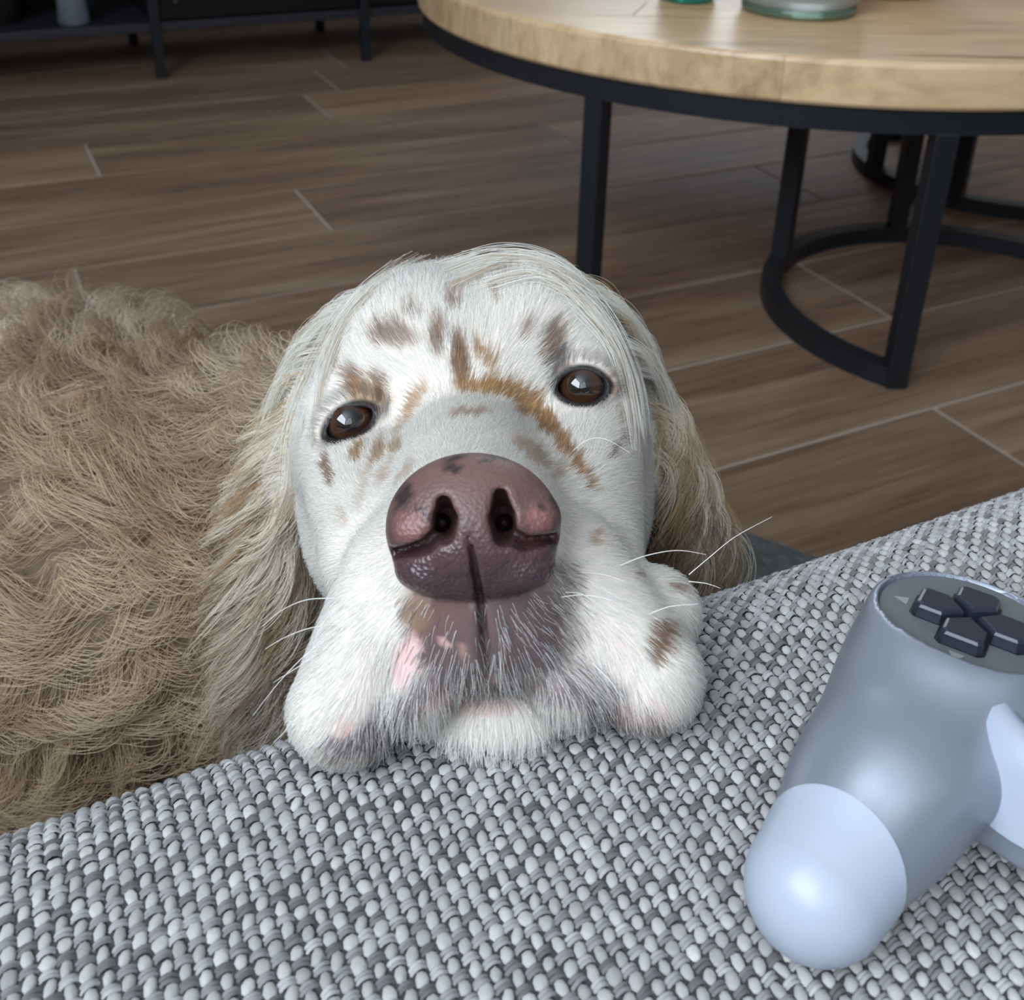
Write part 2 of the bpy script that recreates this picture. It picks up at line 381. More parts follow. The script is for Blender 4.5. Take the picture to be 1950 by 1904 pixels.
for i in range(13):
    a = i*2.4; tilt = .4+.75*((i*.37) % 1); L = .075+.03*((i*.61) % 1)
    if lm is None:
        bm = bmesh.new(); g = []
        for t in np.linspace(0, 1, 6):
            wd = .017*math.sin(math.pi*min(1, t*.96+.04))**.7; zz = .25*t*t
            g.append([bm.verts.new((t, -wd/.08, -zz)), bm.verts.new((t, 0, -zz+.03)), bm.verts.new((t, wd/.08, -zz))])
        for A, B in zip(g, g[1:]):
            for j in (0, 1): bm.faces.new((A[j], A[j+1], B[j+1], B[j]))
        o = obj('leaf', bm, M['leaf'], pl, True); lm = o.data
        md = o.modifiers.new('thickness', 'SOLIDIFY'); md.thickness = .015
    else:
        o = link(bpy.data.objects.new('leaf', lm), pl); md = o.modifiers.new('thickness', 'SOLIDIFY'); md.thickness = .015
    o.location = (.012*math.cos(a), .012*math.sin(a), .070+.004*i); o.rotation_euler = (0, -1.2+tilt, a); o.scale = (L, L, L)
# ================================================================== implicit-surface modelling helpers (for the controller and the dog)
def smin(a, b, k):
    h = np.maximum(k-np.abs(a-b), 0)/k
    return np.minimum(a, b)-h*h*k*.25
def smax(a, b, k): return -smin(-a, -b, k)
def s_ell(p, c, r, rot=None):
    q = p-np.asarray(c, np.float32)
    if rot is not None: q = q@np.asarray(rot, np.float32)
    r = np.asarray(r, np.float32)
    k0 = np.sqrt(((q/r)**2).sum(-1)); k1 = np.sqrt(((q/(r*r))**2).sum(-1))
    return k0*(k0-1)/np.maximum(k1, 1e-6)
def s_cone(p, a, b, ra, rb):
    a = np.asarray(a, np.float32); b = np.asarray(b, np.float32); d = b-a
    t = np.clip(((p-a)@d)/float(d@d), 0, 1)
    return np.sqrt((((p-a)-t[..., None]*d)**2).sum(-1))-(ra+(rb-ra)*t)
def s_box(p, c, h, r):
    q = np.abs(p-np.asarray(c, np.float32))-(np.asarray(h, np.float32)-r)
    return np.sqrt((np.maximum(q, 0)**2).sum(-1))+np.minimum(q.max(-1), 0)-r
def s_cyl(p, c, R_, z0, z1, r):
    q0 = np.hypot(p[..., 0]-c[0], p[..., 1]-c[1])-(R_-r); q1 = np.abs(p[..., 2]-(z0+z1)/2)-((z1-z0)/2-r)
    return np.sqrt(np.maximum(q0, 0)**2+np.maximum(q1, 0)**2)+np.minimum(np.maximum(q0, q1), 0)-r
def rotm(ax, ay, az):
    return np.array((Matrix.Rotation(az, 3, 'Z')@Matrix.Rotation(ay, 3, 'Y')@Matrix.Rotation(ax, 3, 'X')))
def sdf_mesh(f, lo, hi, h, newton=2, B=12):
    """surface nets over the zero set of f inside the box lo..hi with cell size h (only blocks near the surface are sampled)"""
    lo = np.asarray(lo, np.float32); hi = np.asarray(hi, np.float32)
    nb = np.ceil((hi-lo)/(h*B)).astype(int); n = nb*B+1
    g = np.stack(np.meshgrid(*[np.arange(k) for k in nb], indexing='ij'), -1).reshape(-1, 3)
    c = lo+(g+.5)*h*B; v = f(c.astype(np.float32)); keep = np.abs(v) < h*B*.87*1.7+.15
    D = np.repeat(np.repeat(np.repeat(v.reshape(nb), B, 0), B, 1), B, 2).astype(np.float32)
    D = np.pad(D, ((0, 1),)*3, mode='edge')
    o = np.stack(np.meshgrid(*[np.arange(B+1)]*3, indexing='ij'), -1).reshape(-1, 3)
    ks = g[keep]
    for i in range(0, len(ks), 160):
        idx = (ks[i:i+160, None, :]*B+o[None]).reshape(-1, 3)
        D[idx[:, 0], idx[:, 1], idx[:, 2]] = f((lo+idx*h).astype(np.float32))
    S = D < 0
    cnt = np.zeros(np.array(S.shape)-1, np.int8)
    for a in (0, 1):
        for b in (0, 1):
            for d in (0, 1): cnt += S[a:S.shape[0]-1+a, b:S.shape[1]-1+b, d:S.shape[2]-1+d]
    act = np.argwhere((cnt > 0) & (cnt < 8)); vid = np.full(cnt.shape, -1, np.int32); vid[tuple(act.T)] = np.arange(len(act))
    acc = np.zeros((len(act), 3), np.float32); m = np.zeros(len(act), np.float32)
    cor = [(a, b, d) for a in (0, 1) for b in (0, 1) for d in (0, 1)]
    for p in cor:
        for ax in range(3):
            if p[ax]: continue
            q = list(p); q[ax] = 1; q = tuple(q)
            v0 = D[tuple((act+p).T)]; v1 = D[tuple((act+q).T)]; x = (v0 < 0) != (v1 < 0)
            t = np.where(x, v0/np.where(x, v0-v1, 1), 0); pt = np.array(p, np.float32)+t[:, None]*np.eye(3, dtype=np.float32)[ax]
            acc += pt*x[:, None]; m += x
    V = lo+(act+acc/m[:, None])*h
    Q = []
    for ax in range(3):
        sl0 = [slice(None)]*3; sl1 = [slice(None)]*3; sl0[ax] = slice(0, -1); sl1[ax] = slice(1, None)
        x = S[tuple(sl0)] != S[tuple(sl1)]; e = np.argwhere(x); u, w_ = (ax+1) % 3, (ax+2) % 3
        ok = (e[:, u] > 0) & (e[:, w_] > 0) & (e[:, u] < cnt.shape[u]) & (e[:, w_] < cnt.shape[w_]); e = e[ok]
        ids = []
        for du, dw in ((-1, -1), (0, -1), (0, 0), (-1, 0)):
            k = e.copy(); k[:, u] += du; k[:, w_] += dw; ids.append(vid[tuple(k.T)])
        q = np.stack(ids, 1); inside0 = S[tuple(e.T)]
        q = np.where(inside0[:, None], q, q[:, ::-1]); Q.append(q)
    Q = np.concatenate(Q); Q = Q[(Q >= 0).all(1)]
    for _ in range(newton):
        d = f(V.astype(np.float32)); G = grad(f, V, h*.5); V = V-np.clip(d/np.maximum((G**2).sum(1), .2), -h*.6, h*.6)[:, None]*G
    return V.astype(np.float32), Q
def grad(f, V, e):
    V = np.asarray(V, np.float32); G = np.zeros_like(V)
    for a in range(3):
        d = np.zeros(3, np.float32); d[a] = e; G[:, a] = (f(V+d)-f(V-d))/(2*e)
    return G
def unit(v): return v/np.maximum(np.sqrt((v*v).sum(-1, keepdims=True)), 1e-9)
def tris(Q): return np.concatenate([Q[:, [0, 1, 2]], Q[:, [0, 2, 3]]]) if Q.shape[1] == 4 else Q
def split_scalar(V, F, s):
    """cut a triangle mesh exactly along s = 0 -> (V, F_positive, F_negative)"""
    V = list(map(tuple, V)); s = list(s); pos, neg = [], []; mid = {}
    S = np.asarray(s) > 0; k = S[F].sum(1)
    pos = F[k == 3].tolist(); neg = F[k == 0].tolist()
    def cut(i, j):
        key = (min(i, j), max(i, j))
        if key not in mid:
            t = s[i]/(s[i]-s[j]); mid[key] = len(V); V.append(tuple(V[i][a]+(V[j][a]-V[i][a])*t for a in range(3)))
        return mid[key]
    for f in F[(k == 1) | (k == 2)]:
        f = list(map(int, f))
        lone = [i for i in range(3) if S[f[i]] == (S[f].sum() == 1)][0]
        a, b, c = f[lone], f[(lone+1) % 3], f[(lone+2) % 3]; ab, ac = cut(a, b), cut(a, c)
        (pos if S[a] else neg).append([a, ab, ac]); (neg if S[a] else pos).extend([[ab, b, c], [ab, c, ac]])
    return np.array(V, np.float32), np.array(pos), np.array(neg)
def compact(V, F):
    u, inv = np.unique(F, return_inverse=True); return V[u], inv.reshape(F.shape), u
# ================================================================== SOFA
SEAT = .4035; EY, RHO = .249, .050                # seat height, front edge, edge radius
def fabric(name, base, alt, p=.0039, q=.0030):
    m = mat(name, base, .9, spec=.2); k = N(m); tc = k.n('ShaderNodeTexCoord'); sp = k.n('ShaderNodeSeparateXYZ'); k.l(tc.outputs['Object'], sp.inputs[0])
    ws = []
    for o_, per in (('X', p), ('Y', q)):
        a = k.n('ShaderNodeMath', operation='MULTIPLY'); a.inputs[1].default_value = math.pi/per; k.l(sp.outputs[o_], a.inputs[0])
        b = k.n('ShaderNodeMath', operation='SINE'); k.l(a.outputs[0], b.inputs[0]); ws.append(b.outputs[0])
    c = k.n('ShaderNodeMath', operation='MULTIPLY'); k.l(ws[0], c.inputs[0]); k.l(ws[1], c.inputs[1])
    d = k.n('ShaderNodeMath', operation='MULTIPLY_ADD'); d.inputs[1].default_value = .5; d.inputs[2].default_value = .5; k.l(c.outputs[0], d.inputs[0])
    n_ = k.noise(tc.outputs['Object'], 420, 3)
    col = k.ramp(d.outputs[0], [(.3, alt), (.55, base)]); col = k.mix(.35, col, k.ramp(n_, [(.35, alt), (.65, base)]))
    k.l(col, k.b.inputs['Base Color']); k.bump(d.outputs[0], .5, .0012); return m
M['fabric'] = fabric('grey_cream_woven_fabric', (.36, .355, .345), (.15, .145, .145))
M['weave_ground'] = mat('dark_weave_ground', (.075, .072, .075), .95, spec=.1)
def yarn_mat():
    m = mat('melange_yarn', rough=.85, spec=.25); k = N(m); a = k.n('ShaderNodeAttribute', attribute_name='yarn'); k.l(a.outputs['Color'], k.b.inputs['Base Color'])
    k.b.inputs['Sheen Weight'].default_value = .25; k.b.inputs['Sheen Roughness'].default_value = .5
    k.bump(k.noise(k.mapping((1, 1, 1)), 2600, 3, .6), .35, .0004); return m
M['yarn'] = yarn_mat(); M['dark_wood'] = mat('dark_wood_leg', srgb(60, 44, 34), .5)
sofa = empty('sofa', (0, 0, 0)); tag(sofa, 'grey and cream coarse woven sofa the dog rests its chin on', 'sofa')
SX0, SX1 = -1.05, 1.75
def seat_profile():
    pr = [(-.62, .24), (-.62, SEAT-.002)]
    pr += [(EY-RHO+(RHO-.0016)*math.sin(a), SEAT-.0016-RHO+RHO*math.cos(a)) for a in np.linspace(0, math.pi/2, 10)]
    pr += [(EY-.0016, .27), (EY-.012, .245), (EY-.03, .24)]
    return pr
bm = bmesh.new(); pr = seat_profile()
A = [bm.verts.new((SX0+.20, y, z)) for y, z in pr]; B = [bm.verts.new((SX1-.20, y, z)) for y, z in pr]
for i in range(len(pr)): bm.faces.new((A[i], A[(i+1) % len(pr)], B[(i+1) % len(pr)], B[i]))
bm.faces.new(A[::-1]); bm.faces.new(B); bmesh.ops.recalc_face_normals(bm, faces=bm.faces)
obj('seat_cushion', bm, M['fabric'], sofa)
boxobj('base', SX0+.01, SX1-.01, -.80, EY-.035, .12, .238, M['fabric'], sofa, .02, 3)
for x0 in (SX0, SX1-.198): boxobj('armrest', x0, x0+.198, -.80, EY-.01, .1205, .60, M['fabric'], sofa, .05, 4)
boxobj('backrest', SX0+.205, SX1-.205, -.88, -.63, .2395, .84, M['fabric'], sofa, .07, 4)
for x in (SX0+.10, SX1-.10):
    for y in (-.72, EY-.12): boxobj('leg', x-.025, x+.025, y-.025, y+.025, 0, .1195, M['dark_wood'], sofa, .004, 1)
# --- the weave where it is close enough to tell the yarns apart
WU0, WU1 = -.275, .505
flat0 = -.02; s_arc = (EY-RHO)-flat0; s_end = s_arc+RHO*math.pi/2+.045
def surf(u, s, h):
    th = np.clip((s-s_arc)/RHO, 0, math.pi/2); down = np.maximum(s-s_arc-RHO*math.pi/2, 0)
    y = flat0+np.minimum(s, s_arc)+(RHO+0*h)*np.sin(th); z = SEAT-.0022-RHO+RHO*np.cos(th)-down
    return np.stack([u, y+h*np.sin(th), z+h*np.cos(th)], -1)
PX, PS = .00390, .00300
nu, ns = int((WU1-WU0)/PX), int(s_end/PS)
I, Jj = np.meshgrid(np.arange(nu), np.arange(ns), indexing='ij'); I = I.ravel(); Jj = Jj.ravel()
even = (I+Jj) % 2 == 0
# ground sheet
gs = np.linspace(0, s_end, 60); gu = np.array([WU0-.001, WU1+.001])
GV = surf(np.repeat(gu, 60), np.tile(gs, 2), np.full(120, .0009)); GF = np.array([[i, i+60, i+61, i+1] for i in range(59)])
obj_np('weave_ground', GV, GF, M['weave_ground'], sofa)
def dome(nl=8):
    V = []; F = []
    for r, h in ((1.0, -.25), (.93, .35), (.62, .80)):
        V += [(r*math.cos(2*math.pi*k/nl), r*math.sin(2*math.pi*k/nl), h) for k in range(nl)]
    V.append((0, 0, 1.0))
    for L in range(2):
        for k in range(nl):
            a, b, c, d = L*nl+k, L*nl+(k+1) % nl, (L+1)*nl+(k+1) % nl, (L+1)*nl+k; F += [(a, b, c), (a, c, d)]
    for k in range(nl): F.append((2*nl+k, 2*nl+(k+1) % nl, 3*nl))
    return np.array(V), np.array(F)
def arch(ns_=4, nc=5):
    V = []; F = []
    for i in range(ns_+1):
        t = -1+2*i/ns_; hz = 1-abs(t)**2.2*1.35
        for k in range(nc):
            a = math.pi*k/(nc-1); V.append((t, math.cos(a), hz, math.sin(a)))
    for i in range(ns_):
        for k in range(nc-1):
            a, b, c, d = i*nc+k, i*nc+k+1, (i+1)*nc+k+1, (i+1)*nc+k; F += [(a, c, b), (a, d, c)]
    return np.array(V), np.array(F)
def stamp(T, F, n): return (F[None]+(np.arange(n)*len(T))[:, None, None]).reshape(-1, 3)
wob = lambda i, j: (np.sin(i*.71+np.sin(j*.23)*2.)*.5+np.sin(j*.53+i*.11))*.00012
# light floats running front to back
e = np.where(even)[0]; n = len(e); T, F = dome()
cu = WU0+(I[e]+.5)*PX+wob(I[e], Jj[e])+rng.normal(0, .00013, n); cs = (Jj[e]+.5)*PS+rng.normal(0, .00010, n)
L = .00228*rng.uniform(.85, 1.18, n); Wd = .00168*rng.uniform(.82, 1.15, n); H = .00090*rng.uniform(.8, 1.2, n); ro = -.28+rng.normal(0, .16, n)
jt = rng.normal(1, .07, (n, len(T))); lx_, ly_ = T[None, :, 0]*Wd[:, None]*jt, T[None, :, 1]*L[:, None]*jt; cr, sr = np.cos(ro)[:, None], np.sin(ro)[:, None]
lum = rng.normal(1, .10, (n, len(T)))*0+rng.normal(1, .11, n)[:, None]
V1 = surf(cu[:, None]+lx_*cr-ly_*sr, cs[:, None]+lx_*sr+ly_*cr, .0012+T[None, :, 2]*H[:, None]+rng.normal(0, .00009, (n, len(T)))).reshape(-1, 3)
C1 = np.clip(np.array([.43, .425, .41])*np.repeat(lum.reshape(-1)[:, None], 3, 1), 0, 1); F1 = stamp(T, F, n)
# grey plied yarns arching over between them
o_ = np.where(~even)[0]; n = len(o_); T, F = arch(); Vs, Cs, Fs = [V1], [C1], [F1]; off = len(V1)
shade = rng.choice([.15, .23, .31, .39], n, p=[.22, .33, .28, .17])
for st in (-1, 1):
    cu = WU0+(I[o_]+.5)*PX+wob(I[o_], Jj[o_]); cs = (Jj[o_]+.5)*PS+st*.00052+rng.normal(0, .00008, n)
    L = .00235*rng.uniform(.92, 1.08, n); r = .00058*rng.uniform(.85, 1.15, n); hh = .00125*rng.uniform(.8, 1.15, n); tilt = .10+rng.normal(0, .08, n)
    tx = T[None, :, 0]*L[:, None]
    V2 = surf(cu[:, None]+tx, cs[:, None]+T[None, :, 1]*r[:, None]+tx*tilt[:, None], .0006+T[None, :, 2]*hh[:, None]+T[None, :, 3]*r[:, None]).reshape(-1, 3)
    g = np.clip(shade*rng.uniform(.8, 1.25, n), .08, .6); c = np.stack([g*1.0, g*.985, g*.99], 1)
    Vs.append(V2); Cs.append(np.repeat(c, len(T), 0)); Fs.append(stamp(T, F, n)+off); off += len(V2)
Cc = np.concatenate(Cs); yo = obj_np('woven_yarn', np.concatenate(Vs), np.concatenate(Fs), M['yarn'], sofa, True, {'yarn': np.c_[Cc, np.ones(len(Cc))]})
tag(yo, 'coarse cream and grey yarn weave', kind='stuff')
# ================================================================== GAME CONTROLLER (centimetres in its own frame: x right, y forward, z up)
M['silver'] = mat('satin_silver_shell', srgb(150, 156, 168), .36, .45); M['white_shell'] = mat('pale_grey_shell', srgb(176, 184, 200), .32)
M['pad_grey'] = mat('grey_button_plate', srgb(98, 102, 106), .55); M['button'] = mat('dark_slate_button', srgb(40, 44, 56), .30)
M['mark'] = mat('light_grey_mark', srgb(146, 148, 150), .6); M['stick'] = mat('grey_stick_rubber', srgb(120, 122, 126), .7)
def ctl(p):
    q = p.copy(); q[..., 0] = np.abs(q[..., 0])
    d = s_box(q, (0, 2.3, 2.35), (5.2, 2.0, 1.5), 1.2)
    g = smin(s_cone(q, (5.45, 2.3, 2.55), (6.0, -1.8, 1.85), 2.28, 1.95), s_cone(q, (6.0, -1.8, 1.85), (6.5, -4.3, .75), 1.95, 1.62), .8)
    g = smin(g, s_ell(q, (5.6, .2, 2.75), (2.3, 3.2, 1.58)), .8)
    d = smin(d, g, 1.3)
    d = smin(d, s_cyl(q, (5.35, 2.45), 2.42, 2.2, 4.62, .10), 1.6)
    d = smin(d, s_cyl(q, (2.5, .65), 1.95, 1.0, 3.6, .25), .7)
    d = smax(d, -s_cyl(q, (5.35, 2.45), 2.27, 4.50, 6.0, .05), .05)
    return d
V, Q = sdf_mesh(ctl, (-9.8, -7.2, -1.8), (9.8, 5.4, 5.2), .105, 3)
F = tris(Q)
cut = smin((V[:, 1]+3.75)-.16*(np.abs(V[:, 0])-6.4), V[:, 2]-(1.0+.28*np.minimum(V[:, 1], 0)), .9)
V2, Fp, Fn = split_scalar(V, F, cut)
CT = empty('game_controller'); tag(CT, 'white and silver game controller lying on the woven sofa seat', 'controller')
Nn = unit(grad(ctl, V2, .05))
va, fa, u = compact(V2-Nn*.035, Fp); obj_np('front_shell', va/100, fa, M['silver'], CT)
va, fa, u = compact(V2, Fn); obj_np('back_shell', va/100, fa, M['white_shell'], CT)
Vs_, Qs_ = va, fa
def disc(name, c, r, z0, z1, m, bev=.03, par=None, n=56):
    bm = bmesh.new(); lathe(bm, [(0, z0/100), (r/100, z0/100), (r/100, (z1-bev)/100), ((r-bev)/100, z1/100), (0, z1/100)], n, (c[0]/100, c[1]/100, 0)); return obj(name, bm, m, par or CT, False)
dp = disc('direction_pad_plate', (-5.35, 2.45), 2.26, 4.50, 4.60, M['pad_grey']); 
disc('button_plate', (5.35, 2.45), 2.26, 4.50, 4.60, M['pad_grey'])
def arrow(c, a):
    """one home-plate shaped direction button pointing at the pad centre"""
    w_, l0, l1, t = .43, .0, .62, .50; S_ = 1.28
    pts = [(-w_, l1+.34), (-w_+.10, l1+.44), (w_-.10, l1+.44), (w_, l1+.34), (w_, .50), (0, .12), (-w_, .50)]
    bm = bmesh.new(); rings = []
    for z, s in ((4.58, 1.06), (4.60, 1.0), (4.86, .96), (4.93, .88), (4.95, .76)):
        cy_ = .62; rings.append([bm.verts.new(((x*s)*S_/100, (cy_+(y-cy_)*s)*S_/100, z/100)) for x, y in pts])
    for A_, B_ in zip(rings, rings[1:]):
        for i in range(len(pts)): bm.faces.new((A_[i], A_[(i+1) % len(pts)], B_[(i+1) % len(pts)], B_[i]))
    bm.faces.new(rings[-1]); bm.faces.new(rings[0][::-1]); bmesh.ops.recalc_face_normals(bm, faces=bm.faces)
    o = obj('direction_button', bm, M['button'], CT, False); o.location = (c[0]/100, c[1]/100, 0); o.rotation_euler = (0, 0, a)
    # dark well round the button and the printed triangle outside it
    bm = bmesh.new(); top = [bm.verts.new((x*1.12*S_/100, (.62+(y-.62)*1.12)*S_/100, 4.606/100)) for x, y in pts]; bm.faces.new(top)
    o2 = obj('button_well', bm, M['black_metal'], CT, False); o2.location = (c[0]/100, c[1]/100, 0); o2.rotation_euler = (0, 0, a)
    bm = bmesh.new(); bm.faces.new([bm.verts.new((x/100, y/100, 4.606/100)) for x, y in ((-.20, 1.56), (.20, 1.56), (0, 1.94))])
    o3 = obj('printed_triangle', bm, M['mark'], CT, False); o3.location = o2.location; o3.rotation_euler = (0, 0, a)
for k in range(4): arrow((-5.35, 2.45), k*math.pi/2)
for k in range(4):
    a = k*math.pi/2; disc('round_button', (5.35+1.15*math.cos(a), 2.45+1.15*math.sin(a)), .52, 4.58, 4.95, M['button'], .08, None, 32)
for sx in (-1, 1):
    bm = bmesh.new(); lathe(bm, [(1.93, .0300), (1.90, .0338), (1.78, .0362), (1.55, .0372), (1.30, .0360), (1.05, .0330), (0, .0325)] and [(r/100, z) for r, z in ((2.30, .0200), (2.30, .0370), (2.22, .0410), (2.0, .0434), (1.70, .0441), (1.40, .0425), (1.15, .0385), (0, .0375))], 48, (sx*.0250, .0065, 0))
    obj('stick_collar', bm, M['white_shell'], CT, True)
    bm = bmesh.new(); lathe(bm, [(r/100, z/100) for r, z in ((0, 3.2), (.98, 3.3), (.92, 4.1), (.60, 4.45), (.48, 4.75), (.50, 5.0), (.90, 5.15), (.98, 5.28), (.97, 5.45), (.86, 5.52), (.70, 5.42), (0, 5.35))], 40, (sx*.0250, .0065, 0))
    obj('thumb_stick', bm, M['stick'], CT, True)
bm = bmesh.new(); box(bm, -.026, .026, .016, .0435, .0385, .0402); bevel(bm, .0012, 2); obj('touch_pad', bm, M['pad_grey'], CT)
for sx in (-1, 1):
    bm = bmesh.new(); box(bm, -.0125, .0125, -.004, .009, -.0045, .0045); bevel(bm, .003, 2)
    o = obj('shoulder_button', bm, M['button'], CT); o.location = (sx*.052, .0455, .0335)
    bm = bmesh.new(); lathe(bm, [(r, z) for r, z in ((0, .0395), (.0024, .0395), (.0024, .0408), (0, .0410))], 20, (sx*.0295, .038, 0)); obj('menu_button', bm, M['button'], CT, True)
disc('home_button', (0, -.55), .55, 3.3, 3.50, M['button'], .05, None, 32)
CAZ, CTI = math.radians(-59.0), math.radians(-8.0)
d0 = Vector(at(1850, 1170, SEAT+.0485)); CR = Matrix.Rotation(CAZ, 3, 'Z')@Matrix.Rotation(CTI, 3, 'X')
CT.rotation_euler = CR.to_euler(); CT.location = d0-CR@Vector((-.0535, .0245, .046))
zmin = min((CR@Vector(v))[2] for v in (V2[::7]/100).tolist())+CT.location.z; CT.location.z += SEAT+.0004-zmin; CT.location.x -= .0; print('controller lift', SEAT-zmin)
# ================================================================== DOG BLANKET
M['blanket'] = mat('dark_grey_plush', srgb(66, 68, 66), .95, spec=.15); k = N(M['blanket']); k.b.inputs['Sheen Weight'].default_value = .3
nz = k.noise(k.mapping(), 90, 5, .7); k.bump(nz, 1.0, .006); k.l(k.ramp(nz, [(.3, srgb(46, 48, 47)), (.7, srgb(84, 86, 82))]), k.b.inputs['Base Color'])
bm = bmesh.new(); box(bm, -.54, .54, -.37, .37, .0005, .018); bevel(bm, .007, 3)
bl = obj('dog_blanket', bm, M['blanket'], None, True); ea = math.atan2(-.85, .525)
bl.rotation_euler = (0, 0, ea); bl.location = (.385-.37*.85, .955-.37*.525, 0)
tag(bl, 'dark grey plush blanket spread on the floor under the dog', 'blanket')

# ================================================================== DOG (centimetres in a frame along the camera axes: X right, Y up, D away)
def P(px, py, D): return ((px-PPX)/FPX*D, -(py-PPY)/FPX*D, D)
A_VW = np.stack([RT, UP, FW], 0)                   # rows: frame axes in world space
def to_world(v): return (CAM+(np.asarray(v, np.float64)/100.)@A_VW)
def from_world(w_): return ((np.asarray(w_)-CAM)@A_VW.T)*100.
def to_px(v): return PPX+FPX*v[..., 0]/v[..., 2], PPY-FPX*v[..., 1]/v[..., 2]
DOWN = np.array([-RT[2], -UP[2], -FW[2]])          # gravity in the dog frame
LE, RE = (666, 806), (1109, 737)                   # eye pixels
def head_core(p):
    d = s_ell(p, P(905, 705, 44.5), (6.35, 4.3, 6.4))
    for c, r in ((P(800, 655, 41.2), (2.8, 2.5, 2.6)), (P(1002, 628, 42.0), (2.7, 2.5, 2.6))): d = smin(d, s_ell(p, c, r), 1.1)
    d = smin(d, s_ell(p, P(690, 742, 40.3), (1.9, 1.15, 1.7), rotm(0, 0, .3)), 1.0)
    d = smin(d, s_ell(p, P(1085, 672, 41.2), (1.8, 1.2, 1.7), rotm(0, 0, .1)), 1.0)
    m = s_cone(p, P(892, 880, 38.6), P(905, 1038, 30.3), 2.65, 2.62)
    for a, b, ra, rb in ((P(668, 850, 40.6), P(745, 1060, 33.6), 1.95, 2.1), (P(1122, 790, 41.6), P(1088, 1045, 34.0), 1.95, 2.15)): m = smin(m, s_cone(p, a, b, ra, rb), 1.2)
    d = smin(d, m, 1.6)
    d = smin(d, s_ell(p, P(690, 960, 42.8), (2.3, 4.0, 4.0)), 1.5); d = smin(d, s_ell(p, P(1133, 930, 43.8), (2.2, 4.2, 4.0)), 1.5)
    return d
def march(f, px, py, D0=24., D1=60.):
    D = D0
    for _ in range(160):
        v = float(f(np.array([P(px, py, D)], np.float32))[0])
        if v < .004 or D > D1: break
        D += max(v*.7, .004)
    return D
def nose_base(p):
    d = s_ell(p, P(901, 1004, 28.5), (2.27, 1.93, 1.6))
    d = smin(d, s_ell(p, P(785, 1008, 27.9), (.60, .56, .62)), .25); d = smin(d, s_ell(p, P(1024, 985, 28.0), (.58, .56, .62)), .25)
    return smin(smin(d, s_ell(p, P(812, 1090, 28.0), (.75, .45, .75)), .4), s_ell(p, P(1000, 1085, 28.0), (.75, .45, .75)), .4)
def on_nose(q): return [(P(x, y, march(nose_base, x, y)+dz), r_) for x, y, dz, r_ in q]
NOSTRIL_L = on_nose([(845, 960, .10, .20), (848, 988, .20, .33), (845, 1014, .20, .29)])
NOSTRIL_R = on_nose([(953, 946, .10, .19), (956, 985, .20, .34), (962, 1018, .20, .30)])
SLIT = on_nose([(846, 1006, .1, .21), (812, 1040, .1, .20), (754, 1054, .05, .13)]), on_nose([(962, 1014, .1, .22), (1000, 1036, .1, .20), (1054, 1026, .05, .13)])
PHIL = on_nose([(893, 1022, .0, .05), (900, 1062, .03, .085), (909, 1110, .03, .10), (914, 1140, .03, .11)])
PHIL += [(P(918, 1175, 27.95), .11), (P(926, 1240, 28.0), .08), (P(930, 1292, 28.2), .05)]
def deep(q, k_=.28): q = np.array(q, np.float32); q[..., 2] = 28.+(q[..., 2]-28.)*k_; return q   # cuts that go further in than they are wide
def chain(p, path, e=None):
    for (a, ra), (b, rb) in zip(path, path[1:]): x = s_cone(p, a, b, ra, rb); e = x if e is None else np.minimum(e, x)
    return e
def nostrils(p):
    q = deep(p); e = None
    for sl in (NOSTRIL_L, NOSTRIL_R): e = chain(q, [(deep(a), r_) for a, r_ in sl], e)
    for sl in SLIT: e = chain(q, [(deep(a), r_) for a, r_ in sl], e)
    for c in ((842, 995), (960, 995)): e = np.minimum(e, s_cone(p, P(*c, 28.0), P(*c, 29.4), .25, .2))
    return e
def groove(p): return chain(deep(p), [(deep(a), r_) for a, r_ in PHIL])
def nose_sdf(p): return smax(smax(nose_base(p), -nostrils(p), .14), -groove(p), .08)
def lips(p):
    d = s_ell(p, P(925, 1195, 29.55), (2.35, 1.68, 1.65))
    d = smin(d, s_cone(p, P(775, 1120, 30.9), P(656, 1352, 29.35), 1.95, 1.48), .9)
    d = smin(d, s_cone(p, P(1075, 1115, 31.3), P(1230, 1290, 30.3), 2.05, 1.55), .9)
    d = smin(d, s_ell(p, P(1236, 1168, 32.2), (1.45, 1.35, 1.5)), .7)
    d = smin(d, s_ell(p, P(800, 1310, 29.6), (1.2, 1.0, 1.3), rotm(0, 0, .7)), .6); d = smin(d, s_ell(p, P(1075, 1300, 29.8), (1.25, 1.0, 1.3), rotm(0, 0, -.5)), .6)
    return smax(d, -s_cone(p, P(916, 1145, 27.75), P(929, 1300, 28.15), .20, .08), .3)
def chin(p):
    d = s_ell(p, P(944, 1318, 31.0), (2.2, .95, 1.9), rotm(-PITCH, 0, 0))
    return smin(d, s_cone(p, P(940, 1330, 31.5), P(930, 985, 40), 1.0, 2.6), 1.0)
def ears(p):
    d = s_ell(p, P(566, 880, 44.5), (1.0, 4.6, 2.6), rotm(0, 0, -.26))
    return smin(d, s_ell(p, P(1230, 850, 46.3), (1.0, 4.4, 2.6), rotm(0, 0, .30)), .1)
LB = [from_world(v) for v in ((0, 0, 0),)]
BODY = [(P(890, 830, 48), 5.8), (P(600, 1020, 54), 7.6), (P(340, 1090, 57.5), 10.6), (P(120, 1025, 66), 12.8), (P(-95, 945, 78), 13.0)]
WB = [to_world(b[0]) for b in BODY]
axis = WB[2]-WB[4]; axis[2] = 0; axis /= np.linalg.norm(axis); lat = np.array([-axis[1], axis[0], 0.])
def wv(p): return tuple(from_world(np.array(p)))
Zb = .0185
limbs = []
